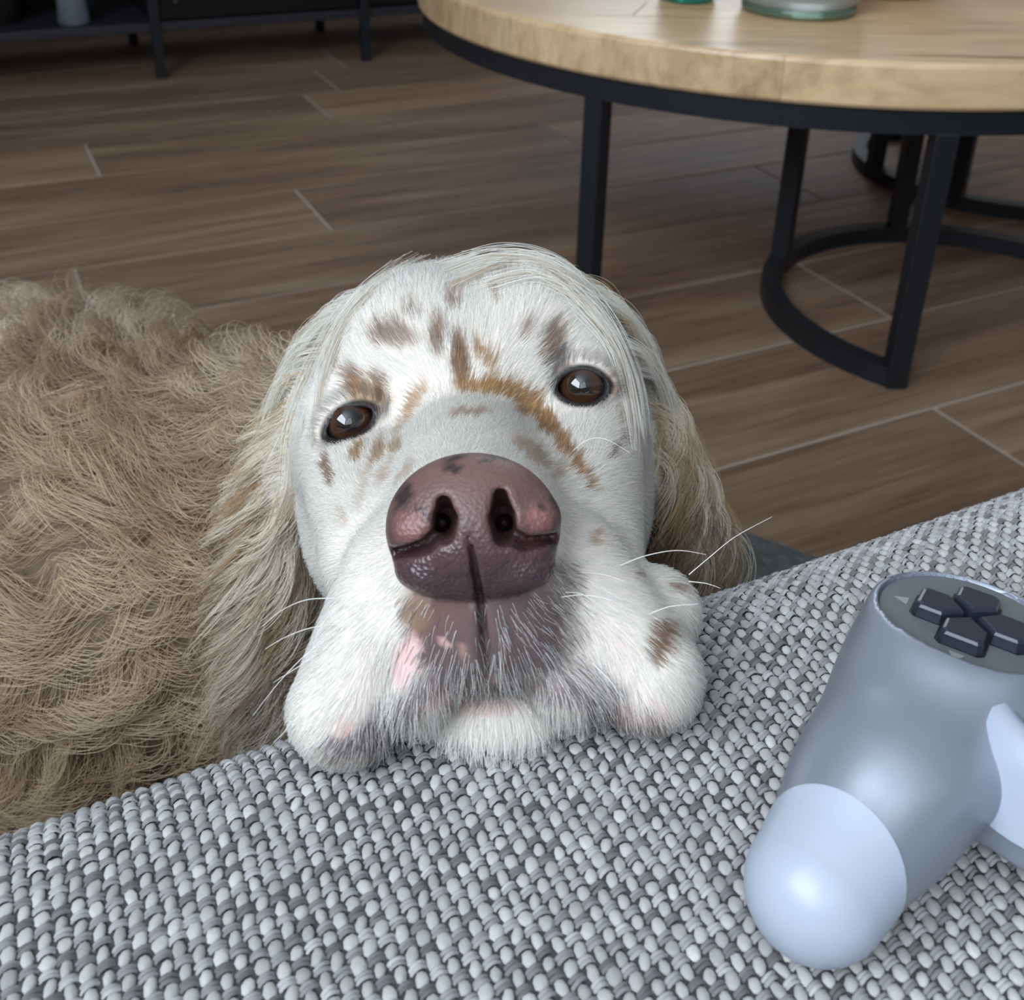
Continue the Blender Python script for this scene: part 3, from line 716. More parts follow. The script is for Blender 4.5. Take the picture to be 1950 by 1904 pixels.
for s in (-1, 1):
    sh = WB[2]+lat*.075*s; sh[2] = .20; kn = sh.copy(); kn[2] = .10; pw = sh+axis*.02; pw[2] = Zb+.026; toe = pw+axis*.055
    limbs.append([(wv(sh), 5.2), (wv(kn), 3.2), (wv(pw), 2.4), (wv(toe), 2.3)])
    hp = WB[4]+lat*.085*s; hp[2] = .16; st = WB[4]+lat*.13*s+axis*.13; st[2] = .12; hk = WB[4]+lat*.12*s+axis*.02; hk[2] = Zb+.035; ft = WB[4]+lat*.13*s+axis*.20; ft[2] = Zb+.024
    limbs.append([(wv(hp), 9.0), (wv(st), 6.0), (wv(hk), 3.2), (wv(ft), 2.3)])
tl = [WB[4]-axis*.10, WB[4]-axis*.20, WB[4]-axis*.30+lat*.06, WB[4]-axis*.38+lat*.14]
for t_, z_ in zip(tl, (.14, .06, .045, .045)): t_[2] = z_
limbs.append([(wv(t_), r_) for t_, r_ in zip(tl, (3.5, 2.4, 1.8, 1.0))])
def trunk(p):
    d = None
    for (a, ra), (b, rb) in zip(BODY, BODY[1:]):
        e = s_cone(p, a, b, ra, rb); d = e if d is None else smin(d, e, 3.)
    for L_ in limbs:
        e = None
        for (a, ra), (b, rb) in zip(L_, L_[1:]):
            x = s_cone(p, a, b, ra, rb); e = x if e is None else smin(e, x, 1.)
        d = smin(d, e, 2.5)
    return d
def base_head(p): return smin(smin(head_core(p), lips(p), .8), ears(p), 1.2)
EYES = []
for (ex, ey), r_, tilt in ((LE, (.90, .47), .50), (RE, (.92, .57), .02)):
    Ds = march(base_head, ex, ey); EYES.append(dict(px=ex, py=ey, D=Ds, r=r_, rot=rotm(0, 0, tilt), c=np.array(P(ex, ey, Ds+.80)), R=1.08))
def eye_open(p, e, g=0., dz=1.3):
    """almond: overlap of two tall ellipsoids set above and below the eye line"""
    c = np.array(P(e['px'], e['py'], e['D']-.1)); up = e['rot'][:, 1]; o_ = e['r'][1]*.75; ry = e['r'][1]+o_
    rx = e['r'][0]/math.sqrt(max(.05, 1-(o_/ry)**2))
    return smax(s_ell(p, c+up*o_, (rx, ry, dz), e['rot']), s_ell(p, c-up*o_, (rx, ry, dz), e['rot']), .15)
def dog_front(p):
    d = base_head(p)
    for e in EYES:
        d = smin(d, s_ell(p, P(e['px'], e['py'], e['D']+.55), (1.28, 1.05, .82), e['rot']), .5)   # lids bulge over the eyeball
        d = smax(d, -eye_open(p, e), .10)
    d = smin(d, nose_base(p), .12); d = smax(smax(d, -nostrils(p), .14), -groove(p), .08)
    d = smin(d, chin(p), .22)
    return d
def dog_all(p): return smin(smin(base_head(p), chin(p), .3), trunk(p), 2.5)
DSPLIT = 45.5
Vh, Qh = sdf_mesh(lambda p: smin(dog_front(p), trunk(p), 2.0), (-16.5, -19, 26.2), (11.5, 5.2, DSPLIT), .115, 2)
lo = np.array([-52., -62., DSPLIT-.8]); hi = np.array([16., 8., 118.])
Vb, Qb = sdf_mesh(dog_all, lo, hi, .65, 2)

# ---------------------------------------------------------------- coat markings (own hair and skin colour, plus some shade painted in)
TAN, BRN, DRK = np.array([.38, .205, .075]), np.array([.21, .105, .042]), np.array([.075, .042, .028])
SPOTS = [  # px, py, half-width, half-height, angle(deg), colour, strength
 (863,578,17,14,0,BRN,.75),(785,595,20,11,25,BRN,.7),(751,640,46,22,5,BRN,.75),(722,648,18,12,0,BRN,.5),(834,645,15,38,5,BRN,.8),(876,692,17,50,-3,BRN,.95),(922,680,13,34,-35,TAN,.9),
 (999,630,13,20,0,BRN,.55),(1046,655,22,42,8,BRN,.8),(1062,705,26,38,-10,DRK,.75),(948,567,9,13,20,TAN,.7),(960,530,32,7,8,BRN,.5),(905,738,40,14,8,TAN,.9),(955,740,42,17,15,TAN,.95),(1005,768,34,24,38,TAN,.95),  # the thin flat brown bar on the crown is a painted hair shadow
 (1040,806,30,20,50,TAN,.95),(1072,846,30,15,58,TAN,.9),(1100,885,28,12,60,TAN,.9),(1118,918,22,9,65,TAN,.85),(890,787,42,8,-4,TAN,.55),
 (678,722,17,25,0,BRN,.85),(728,735,16,28,0,BRN,.8),(704,752,45,26,15,TAN,.7),(700,775,40,14,20,DRK,.5),(790,764,13,40,28,TAN,.75),(760,815,10,18,30,TAN,.4),
 (682,858,10,28,30,TAN,.8),(718,866,10,36,25,TAN,.7),(752,852,9,22,35,TAN,.6),(626,896,9,32,-12,BRN,.8),(1186,832,6,17,0,BRN,.7),(1167,860,6,19,0,BRN,.7),(1064,895,14,20,30,TAN,.35),
 (1130,1022,10,18,0,TAN,.6),(1255,1208,24,34,10,BRN,.9),(1245,1240,16,22,0,BRN,.8),(1287,1118,13,8,20,BRN,.8),(1215,1095,8,6,20,BRN,.6),(1165,735,10,26,-20,TAN,.6),(1180,790,8,20,-10,TAN,.5),(1190,745,6,24,-30,BRN,.5),
 (640,690,6,18,20,TAN,.35),(655,985,7,22,0,TAN,.35),(1010,860,40,16,40,TAN,.5),(770,900,8,30,40,TAN,.35),(735,900,8,30,30,TAN,.4),(693,930,9,40,10,TAN,.3)]
LIPS = [  # pigmented skin of the muzzle: px, py, half-width, half-height, angle, colour, strength
 (850,1190,75,70,0,(.15,.080,.070),1.),(990,1190,105,75,0,(.13,.08,.08),1.),(915,1250,150,60,0,(.12,.075,.075),.95),(790,1165,30,45,0,(.24,.14,.09),.8),(1110,1300,110,45,30,(.17,.12,.13),.75),(800,1330,70,34,-40,(.17,.12,.13),.8),(690,1412,80,36,-14,(.15,.11,.12),.9),(740,1375,50,40,-50,(.15,.11,.12),.8),
 (1190,1372,95,28,10,(.20,.135,.135),.85),(1060,1120,45,60,20,(.15,.10,.09),.7),(1040,1320,65,26,15,(.17,.12,.12),.85),(835,1318,50,22,-20,(.17,.12,.12),.8),(915,1312,75,17,0,(.15,.075,.065),.85),(772,1262,24,52,18,(.80,.52,.50),1.),(655,1385,24,22,0,(.78,.52,.46),.8),(1240,1355,50,34,0,(.70,.50,.46),.6),(845,1222,14,9,20,(.62,.36,.32),.8),(880,1240,9,14,0,(.45,.25,.20),.6),
 (900,1345,85,20,0,(.62,.36,.32),.7),(700,1300,40,70,20,(.80,.66,.64),.5),(1150,1250,60,70,20,(.66,.52,.48),.5)]
def blob(px, py, s, soft=.28):
    a = math.radians(s[4]); dx, dy = px-s[0], py-s[1]; u_ = dx*math.cos(a)+dy*math.sin(a); v_ = -dx*math.sin(a)+dy*math.cos(a)
    q = np.sqrt((u_/s[2])**2+(v_/s[3])**2); return np.clip((1+soft-q)/(2*soft), 0, 1)*s[6]
def coat(v, hair=True):
    px, py = to_px(v); px, py = px+2.2*np.sin(py*.13+px*.05)+2.6*np.sin(py*.31+px*.17), py+2.2*np.sin(px*.15-py*.07)+2.6*np.sin(px*.29+py*.11); c = np.tile(np.array([.90, .88, .825]) if hair else np.array([.74, .66, .58]), (len(v), 1))
    front = (v[:, 2] < 46)
    for s in SPOTS: w_ = blob(px, py, s)*front; c = c*(1-w_[:, None])+np.asarray(s[5])*w_[:, None]
    return c, px, py
def skin(v):
    c, px, py = coat(v, False); front = v[:, 2] < 36
    for s in LIPS: w_ = blob(px, py, s, .3)*front; c = c*(1-w_[:, None])+np.asarray(s[5])*w_[:, None]
    wet = np.zeros(len(v))
    nd = nose_sdf(v); nm = np.clip((.10-nd)/.08, 0, 1)*(v[:, 2] < 30.6)
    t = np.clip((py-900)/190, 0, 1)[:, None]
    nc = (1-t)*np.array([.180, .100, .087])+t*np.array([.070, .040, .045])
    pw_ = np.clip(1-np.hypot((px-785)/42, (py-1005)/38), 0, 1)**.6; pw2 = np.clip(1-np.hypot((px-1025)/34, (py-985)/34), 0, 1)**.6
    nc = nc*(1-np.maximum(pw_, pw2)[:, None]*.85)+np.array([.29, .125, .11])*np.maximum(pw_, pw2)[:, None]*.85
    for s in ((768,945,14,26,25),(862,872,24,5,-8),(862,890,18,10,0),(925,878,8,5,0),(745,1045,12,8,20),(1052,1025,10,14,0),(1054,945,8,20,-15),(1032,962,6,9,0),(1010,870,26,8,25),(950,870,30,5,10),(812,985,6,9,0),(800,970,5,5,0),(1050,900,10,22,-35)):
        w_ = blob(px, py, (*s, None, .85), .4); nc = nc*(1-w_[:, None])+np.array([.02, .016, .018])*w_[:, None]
    nm = np.clip((.10-np.minimum(nose_base(v), nostrils(v)-.02))/.08, 0, 1)*(v[:, 2] < 30.6)
    w_ = np.clip((.06-nostrils(v))/.08, 0, 1)*np.clip((v[:, 2]-27.5)/.5, 0, 1)   # reddish nostril lining, darkened with depth to paint in the shade
    nc = nc*(1-w_[:, None])+np.array([.035, .010, .010])*w_[:, None]
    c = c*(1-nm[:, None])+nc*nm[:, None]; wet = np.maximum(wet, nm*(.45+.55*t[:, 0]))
    for e in EYES:                                          # dark lid rims
        eo = eye_open(v, e, .0); w_ = np.clip((.32-eo)/.14, 0, 1)*(np.abs(v[:, 2]-e['D']) < 2.2); c = c*(1-w_[:, None])+np.array([.018, .013, .013])*w_[:, None]; wet = np.maximum(wet, w_*.3)
    return c, wet
ch, wet = skin(Vh)
cb, _, _ = coat(Vb, False); cb[:] = np.array([.16, .11, .07])  # body skin darkened so gaps in the coat look like shaded depth
nV = np.concatenate([Vh, Vb]); nQ = np.concatenate([Qh, Qb+len(Vh)]); nC = np.concatenate([ch, cb]); nW = np.concatenate([wet, np.zeros(len(Vb))])
m = mat('dog_skin', rough=.6); k = N(m); M['skin'] = m
a = k.n('ShaderNodeAttribute', attribute_name='skin'); k.l(a.outputs['Color'], k.b.inputs['Base Color']); a2 = k.n('ShaderNodeAttribute', attribute_name='wet')
k.l(k.ramp(a2.outputs['Fac'], [(0, (.7,)*3), (.4, (.50,)*3), (.8, (.36,)*3), (1, (.26,)*3)]), k.b.inputs['Roughness'])
vo = k.n('ShaderNodeTexVoronoi'); vo.inputs['Scale'].default_value = 900; k.l(k.mapping(), vo.inputs['Vector'])
mm = k.n('ShaderNodeMath', operation='MULTIPLY'); k.l(vo.outputs['Distance'], mm.inputs[0]); k.l(a2.outputs['Fac'], mm.inputs[1]); k.bump(mm.outputs[0], .40, .0007)
nvar = k.noise(k.mapping(), 700, 3, .6); cm = k.mix(.5, a.outputs['Color'], k.ramp(nvar, [(.35, (.62, .55, .58)), (.6, (1.15, 1.1, 1.08))]), 'MULTIPLY'); mx = k.mix(a2.outputs['Fac'], a.outputs['Color'], cm); k.l(mx, k.b.inputs['Base Color'])
DOG = empty('dog', (float(WB[3][0]), float(WB[3][1]), Zb)); tag(DOG, 'white and tan feathered setter dog resting its chin on the sofa', 'dog')
def under_dog(o):
    o.parent = DOG; o.matrix_parent_inverse = Matrix.Translation((-DOG.location.x, -DOG.location.y, -DOG.location.z)); return o
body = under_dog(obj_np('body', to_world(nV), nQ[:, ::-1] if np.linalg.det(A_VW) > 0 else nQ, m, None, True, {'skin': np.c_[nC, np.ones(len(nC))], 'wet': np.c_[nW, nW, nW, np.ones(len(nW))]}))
body.data.update()
# ---------------------------------------------------------------- eyes
def eye_mat():
    m = mat('dog_eye', rough=.05, spec=.6); k = N(m); tc = k.n('ShaderNodeTexCoord'); sp = k.n('ShaderNodeSeparateXYZ'); k.l(tc.outputs['Object'], sp.inputs[0])
    ln = k.n('ShaderNodeVectorMath', operation='LENGTH'); k.l(tc.outputs['Object'], ln.inputs[0]); dv = k.n('ShaderNodeMath', operation='DIVIDE'); k.l(sp.outputs['Z'], dv.inputs[0]); k.l(ln.outputs['Value'], dv.inputs[1])
    ac = k.n('ShaderNodeMath', operation='ARCCOSINE'); k.l(dv.outputs[0], ac.inputs[0])
    nz = k.noise(k.mapping((1, 1, .2)), 1500, 4); ad = k.n('ShaderNodeMath', operation='MULTIPLY_ADD'); ad.inputs[1].default_value = .10; k.l(nz, ad.inputs[0]); hf = k.n('ShaderNodeMath', operation='MULTIPLY'); hf.inputs[1].default_value = .7; k.l(ac.outputs[0], hf.inputs[0]); k.l(hf.outputs[0], ad.inputs[2])
    c = k.ramp(ad.outputs[0], [(.0, (.003, .002, .002)), (.25, (.003, .002, .002)), (.31, (.030, .013, .007)), (.44, (.060, .024, .010)), (.54, (.040, .016, .008)), (.59, (.008, .005, .005)), (.70, (.008, .006, .007)), (.76, (.22, .19, .22)), (1., (.36, .28, .29))])
    k.l(c, k.b.inputs['Base Color']); k.b.inputs['Coat Weight'].default_value = 1.; k.b.inputs['Coat Roughness'].default_value = .01; return m
M['eye'] = eye_mat()
for e, iris in zip(EYES, ((664, 798), (1103, 731))):
    bm = bmesh.new(); bmesh.ops.create_uvsphere(bm, u_segments=40, v_segments=24, radius=e['R']/100)
    for v in bm.verts:                                      # cornea bulge round +Z
        t = v.co.z/(e['R']/100)
        if t > .80: v.co += v.co.normalized()*(.10/100)*((t-.80)/.20)
    o = obj('eye', bm, M['eye'], None, True)
    g = np.array(P(*iris, e['D']-.45))-e['c']; g = unit(g@A_VW); o.rotation_mode = 'QUATERNION'; o.rotation_quaternion = Vector(g).to_track_quat('Z', 'Y'); o.location = to_world(e['c']); under_dog(o)
# ---------------------------------------------------------------- fur
def fur_mat(name, rough=.35, trans=.18, shine=.07, keep=.35):
    m = bpy.data.materials.new(name); m.use_nodes = True; t = m.node_tree; t.nodes.clear(); k = N(m)
    out = k.n('ShaderNodeOutputMaterial'); a = k.n('ShaderNodeAttribute', attribute_name='tint')
    d = k.n('ShaderNodeBsdfDiffuse'); tr = k.n('ShaderNodeBsdfTranslucent'); h = k.n('ShaderNodeBsdfHair', component='Reflection')
    h.inputs['RoughnessU'].default_value = rough; h.inputs['RoughnessV'].default_value = .6; h.inputs['Color'].default_value = (.9, .9, .92, 1)
    an = k.n('ShaderNodeAttribute', attribute_name='skin_normal'); d0_ = d; d = k.n('ShaderNodeBsdfDiffuse'); k.l(an.outputs['Vector'], d.inputs['Normal']); k.l(a.outputs['Color'], d0_.inputs['Color']); k.l(a.outputs['Color'], d.inputs['Color']); m0 = k.n('ShaderNodeMixShader'); m0.inputs[0].default_value = keep; k.l(d.outputs[0], m0.inputs[1]); k.l(d0_.outputs[0], m0.inputs[2]); d = m0; k.l(a.outputs['Color'], tr.inputs['Color'])
    m1 = k.n('ShaderNodeMixShader'); m1.inputs[0].default_value = trans; k.l(d.outputs[0], m1.inputs[1]); k.l(tr.outputs[0], m1.inputs[2])
    m2 = k.n('ShaderNodeMixShader'); m2.inputs[0].default_value = shine; k.l(m1.outputs[0], m2.inputs[1]); k.l(h.outputs[0], m2.inputs[2])
    k.l(m2.outputs[0], out.inputs[0]); return m
M['fur'] = fur_mat('dog_hair'); M['fur_long'] = fur_mat('dog_long_hair', .35, .22, .08, .65)
def hair(name, Pts, r0, r1, col, Nr, label=None, m_='fur_long'):
    """Pts (n,k,3) in the dog frame (cm); col (n,3) per strand; r0/r1 root and tip radius in cm"""
    n, kk = Pts.shape[:2]; cu = bpy.data.hair_curves.new(name); cu.add_curves([kk]*n)
    cu.attributes['position'].data.foreach_set('vector', to_world(Pts.reshape(-1, 3)).astype(np.float32).ravel())
    ra = cu.attributes.get('radius') or cu.attributes.new('radius', 'FLOAT', 'POINT')
    tt = np.linspace(0, 1, kk); rr = (r0+(r1-r0)*tt**1.5)/100
    ra.data.foreach_set('value', np.tile(rr, n).astype(np.float32))
    ca_ = cu.attributes.new('tint', 'FLOAT_COLOR', 'CURVE'); ca_.data.foreach_set('color', np.c_[np.clip(col, 0, 1), np.ones(n)].astype(np.float32).ravel())
    cu.attributes.new('skin_normal', 'FLOAT_VECTOR', 'CURVE').data.foreach_set('vector', unit(np.asarray(Nr)@A_VW).astype(np.float32).ravel()); cu.materials.append(M[m_]); o = bpy.data.objects.new(name, cu); COL.objects.link(o); under_dog(o)
    tag(o, label, kind='stuff'); return o
def sample(V, Q, n, wfun):
    F = tris(Q); a, b, c = V[F[:, 0]], V[F[:, 1]], V[F[:, 2]]
    ar = np.sqrt((np.cross(b-a, c-a)**2).sum(1))*.5*wfun((a+b+c)/3); ar = np.cumsum(ar); i = np.searchsorted(ar, rng.random(n)*ar[-1])
    i = np.clip(i, 0, len(F)-1); u_ = np.sqrt(rng.random(n))[:, None]; v_ = rng.random(n)[:, None]
    return ((1-u_)*a[i]+u_*(1-v_)*b[i]+u_*v_*c[i]).astype(np.float32)
def lf(p, s, ph=0.):                                        # smooth low-frequency wobble
    return np.sin(p[:, 0]*s+ph)*np.cos(p[:, 1]*s*1.3+ph*2)+.6*np.sin(p[:, 2]*s*1.7+p[:, 0]*s*.6+ph)
# ---- short coat of the face
def lipw(v):
    px, py = to_px(v); w_ = np.zeros(len(v))
    for s in LIPS: w_ = np.maximum(w_, blob(px, py, s, .3)*(v[:, 2] < 36))
    return w_
def facew(v):
    w_ = np.ones(len(v)); w_ *= np.where((nose_sdf(v) < .13) & (v[:, 2] < 30.8), 0, 1)
    for e in EYES: w_ *= np.clip((eye_open(v, e)-.20)/.12, 0, 1)*(~((np.abs(v[:, 2]-e['D']) < 2.4) & (np.hypot(*(v[:, :2]-e['c'][:2]).T) < .5)))
    px_, py_ = to_px(v); w_ *= 1-lipw(v)*np.where((px_ < 935) & (py_ < 1255), .93, .68); w_ *= np.where(v[:, 2] < 37, 1.35, 1.)
    return w_
whole = lambda p: smin(dog_front(p), trunk(p), 2.0)
r = sample(Vh, Qh, 120000, facew); nrm = unit(grad(whole, r, .06))
px, py = to_px(r); away = r-np.array(P(902, 975, 25.5)); flow = unit(away-(away*nrm).sum(1)[:, None]*nrm)
side = np.cross(nrm, flow); grav = DOWN-(nrm@DOWN)[:, None]*nrm
gw = np.clip((np.abs(px-905)-230)/200, 0, 1)*np.clip((py-650)/300, 0, 1)*.5+np.where((py > 1100) & (r[:, 2] < 34), .45, 0)
chm = ((chin(r) < .3) & (py > 1300) & (r[:, 2] < 33)).astype(float)[:, None]; fc = DOWN*.8+unit(r-np.array(P(942, 1340, 30)))*.35+np.array([0, 0, -.35]); fc = unit(fc-(fc*nrm).sum(1)[:, None]*nrm); flow = flow*(1-chm)+fc*chm
flow = unit(flow+grav*gw[:, None]+side*(lf(r, .9)*.22+lf(r, 2.4, 1.)*.10+rng.normal(0, .09, len(r)))[:, None])
back = np.clip((r[:, 2]-41.5)/4, 0, 1); topk = np.clip((600-py)/90, 0, 1)
L = .40+.030*np.clip(r[:, 2]-29, 0, 14)+1.0*back*.6+topk*.9; L = np.where((r[:, 2] < 32.5) & (py > 1130), .46, L); L = np.where((r[:, 2] < 31) & (py > 1215) & (np.abs(px-930) < 210) & (chin(r) > .25), .85, L); L = np.where((chin(r) < .25) & (r[:, 2] < 31.5), .75, L)
L = L*rng.uniform(.7, 1.25, len(r)); lift = .21+rng.normal(0, .07, len(r))+.2*topk
t = np.linspace(0, 1, 5)[None, :, None]
Pts = r[:, None]+flow[:, None]*(L*np.cos(lift))[:, None, None]*t+nrm[:, None]*(L*np.sin(lift))[:, None, None]*(t-.62*t*t)+(side*(rng.normal(0, .10, len(r))*L)[:, None])[:, None]*t*t
Pts = Pts+np.where(topk[:, None, None] > 0, DOWN*.25*topk[:, None, None]*t*t, 0)
c, _, _ = coat(r); lw = lipw(r); lk = np.zeros(len(r))
for q in LIPS:
    if q[5][0] < .3: lk = np.maximum(lk, blob(px, py, q, .3)*(r[:, 2] < 36))
c = c*(1-.45*lk[:, None])+np.array([.50, .47, .48])*.45*lk[:, None]
dk = rng.random(len(r)) < .48*lk; c[dk] = c[dk]*.22
for e in EYES:                                              # darker short hair round the lids
    w_ = np.clip((.62-eye_open(r, e))/.4, 0, 1)*(np.abs(r[:, 2]-e['D']) < 2.5)*.75; c = c*(1-w_[:, None])+np.array([.12, .085, .07])*w_[:, None]
c = c*rng.normal(1, .075, len(r))[:, None]
ok = np.ones(len(r), bool)
for e in EYES: ok &= ~((eye_open(Pts[:, -1].astype(np.float32), e) < .10) & (np.abs(r[:, 2]-e['D']) < 3))
Pts, c, nrm = Pts[ok], c[ok], nrm[ok]
hair('face_fur', Pts, .0062, .0022, c, nrm, 'short white coat with tan flecks', 'fur')
# ---- clumped, wavy long hair
def clumps(roots, nrm, d_of_t, Ln, wave, freq, rad, per, k_=10, conv=.75, hug=None, cf=0.):
    """grow a guide from each root, then strands converging on it"""
    n = len(roots); pos = roots.copy().astype(np.float64); G = [pos.copy()]; st = Ln/(k_-1); ph = (lf(roots, cf, 2.)*2.2+rng.normal(0, .5, n)) if cf else rng.random(n)*6.28
    s1 = unit(np.cross(nrm, np.array([.3, .2, .9]))); fr = freq*rng.uniform(.7, 1.3, n); wa = wave*rng.uniform(.5, 1.4, n)
    for i in range(1, k_):
        t_ = i/(k_-1); d = d_of_t(pos, t_, nrm); b1 = unit(np.cross(d, nrm+1e-3)); b2 = unit(np.cross(d, b1)); a_ = ph+fr*6.28*t_
        d = unit(d+b1*(wa*np.sin(a_))[:, None]+b2*(wa*.7*np.cos(a_*1.1))[:, None]); pos = pos+d*st[:, None]
        if hug:
            hv = dog_all(pos.astype(np.float32)); hg = unit(grad(dog_all, pos, .25)); pos = pos-hg*((hv-np.clip(hv, hug[0]+(hug[1]-hug[0])*t_*0, hug[1]))*.8)[:, None]
        G.append(pos.copy())
    G = np.stack(G, 1); idx = np.repeat(np.arange(n), per); m_ = len(idx); t_ = np.linspace(0, 1, k_)[None, :, None]
    o1 = unit(np.cross(nrm, np.array([.11, .97, .2]))); o2 = np.cross(nrm, o1); a_ = rng.random(m_)*6.28; rr = np.sqrt(rng.random(m_))*rad
    off = o1[idx]*(rr*np.cos(a_))[:, None]+o2[idx]*(rr*np.sin(a_))[:, None]+nrm[idx]*(rng.normal(0, .3, m_)*rad)[:, None]
    ls = rng.uniform(.72, 1.08, m_)[:, None, None]; Gi = G[idx]; Gi = Gi[:, :1]+(Gi-Gi[:, :1])*ls
    fz = rng.normal(0, .06, (m_, 1, 3))*rad*4*np.sin(t_*6+rng.random((m_, 1, 1))*6)*t_
    return Gi+off[:, None]*(1-conv*t_**.8)+fz, idx
# ears
def earroots(n):
    V = np.concatenate([Vh, Vb]); Q = np.concatenate([Qh, Qb+len(Vh)])
    def w_(v):
        e = ears(v); h = np.minimum(head_core(v), 9); return np.where((e < .35) & (v[:, 2] < 50), 1., 0)
    return sample(V, Q, n, w_)
r = earroots(1500); nr = unit(grad(dog_all, r, .1)); sgn = np.sign(r[:, 0]+.6); px, py = to_px(r)
sg = sgn[:, None]*np.array([[1., 0, 0]])
Ln = np.where(sgn < 0, 1.22, .98)*(4.2+6.6*np.clip((py-640)/420, 0, 1)*rng.uniform(.55, 1.15, len(r)))
def dE(pos, t_, nn): return unit(DOWN*(.75+.70*t_)+sg*(.34-.30*t_)+nn*(.20*(1-t_))+np.array([0, 0, -.05]))
Pts, idx = clumps(r, nr, dE, Ln, .95, 1.35, .36, 16, 15, .90, None, .24)
mixc = rng.random(len(r)); low = np.clip((py-760)/300, 0, 1)
cg = np.where((mixc < .26+.45*low*(sgn > 0))[:, None], np.array([.58, .41, .23]), np.array([.90, .81, .66])); cg = cg*(1-.15*low)[:, None]
cg = np.where((rng.random(len(r)) < .12*low+.18*low*(sgn > 0))[:, None], np.array([.20, .12, .075]), cg)
hair('ear_feathering', Pts, .0078, .0030, cg[idx]*rng.normal(1, .08, len(idx))[:, None], nr[idx], 'long wavy cream ear hair')
# hair of the skull above and between the ears, falling to the sides
def wtop(v):
    px, py = to_px(v); return np.where((v[:, 2] > 40.5) & (v[:, 2] < 50) & (py < 720) & (trunk(v) > .3), np.clip((v[:, 2]-40.5)/3, 0, 1), 0)
V_ = np.concatenate([Vh, Vb]); Q_ = np.concatenate([Qh, Qb+len(Vh)])
r = sample(V_, Q_, 620, wtop); nr = unit(grad(dog_all, r, .1)); px, py = to_px(r); sgn = np.where(px < 800, -1., 1.); sg = np.clip((px-800)/160, -1, 1)[:, None]*np.array([[1., 0, 0]])
def dT(pos, t_, nn): return unit(sg*(.9-.4*t_)+DOWN*(.25+.8*t_)+nn*(.12*(1-t_))+np.array([0, .10*(1-t_), .15]))
Pts, idx = clumps(r, nr, dT, rng.uniform(2.2, 4.6, len(r))*np.where(np.abs(px-905) > 190, 1.25, .85), .22, 1.0, .38, 18, 9, .70, (.12, .55))
cg = np.where((rng.random(len(r)) < .10)[:, None], np.array([.62, .47, .30]), np.array([.94, .91, .82]))
hair('crown_hair', Pts, .0080, .0028, cg[idx]*rng.normal(1, .07, len(idx))[:, None], nr[idx], 'silky white hair on the crown')
# locks that lie across the crown and down in front of the ears (paths seen in the photo, laid on the skull)
LOCKS = [[(900,512),(985,494),(1062,510),(1118,556),(1150,618)],[(870,545),(960,508),(1040,516),(1098,556),(1128,606)],[(930,548),(1010,528),(1070,548),(1108,590)],[(850,520),(930,492),(1010,492),(1080,520),(1135,575)],[(1040,540),(1110,580),(1165,650),(1205,740),(1222,830)],[(1080,560),(1150,630),(1195,720),(1215,820),(1225,900)],[(1100,590),(1160,660),(1190,760),(1205,860)],
 [(800,505),(715,552),(650,628),(612,730),(596,850)],[(760,520),(660,600),(606,700),(575,810),(556,905)],[(700,570),(625,650),(570,740),(540,820),(500,900)],[(660,620),(600,720),(560,830),(548,930),(520,1010)]]
rows = []; cols = []
for q in LOCKS:
    p3 = []
    for i, (x, y) in enumerate(q):
        D_ = march(base_head, x, y); D_ = D_ if D_ < 50 else (p3[-1][2]/1.0+.3 if p3 else 44.); p3.append(np.array(P(x, y, D_-.22-.10*math.sin(math.pi*i/(len(q)-1)))))
    g = []; n = len(p3)
    for i in range(n-1):
        a0, a1, a2, a3 = p3[max(i-1, 0)], p3[i], p3[i+1], p3[min(i+2, n-1)]
        for u_ in np.linspace(0, 1, 5)[:-1]: g.append(.5*((2*a1)+(-a0+a2)*u_+(2*a0-5*a1+4*a2-a3)*u_**2+(-a0+3*a1-3*a2+a3)*u_**3))
    g.append(p3[-1]); g = np.array(g); tt = np.linspace(0, 1, 13); g = np.stack([np.interp(tt, np.linspace(0, 1, len(g)), g[:, j]) for j in range(3)], 1)
    m_ = 46; off = rng.normal(0, .26, (m_, 1, 3))*np.array([1, 1, .5]); fan = np.linspace(0, 1, 13)[None, :, None]
    rows.append(g[None]+off*(1.15-.75*fan)+rng.normal(0, .05, (m_, 1, 3))*np.sin(fan*5+rng.random((m_, 1, 1))*6)*fan); base_ = np.array([.94, .91, .83])
    cols.append(np.where(rng.random(m_)[:, None] < .14, np.array([.66, .50, .32]), base_)*rng.normal(1, .07, m_)[:, None])
hair('long_locks', np.concatenate(rows), .0085, .0030, np.concatenate(cols), unit(grad(base_head, np.concatenate(rows)[:, 5], .3)), 'long silky white locks over crown and ears')
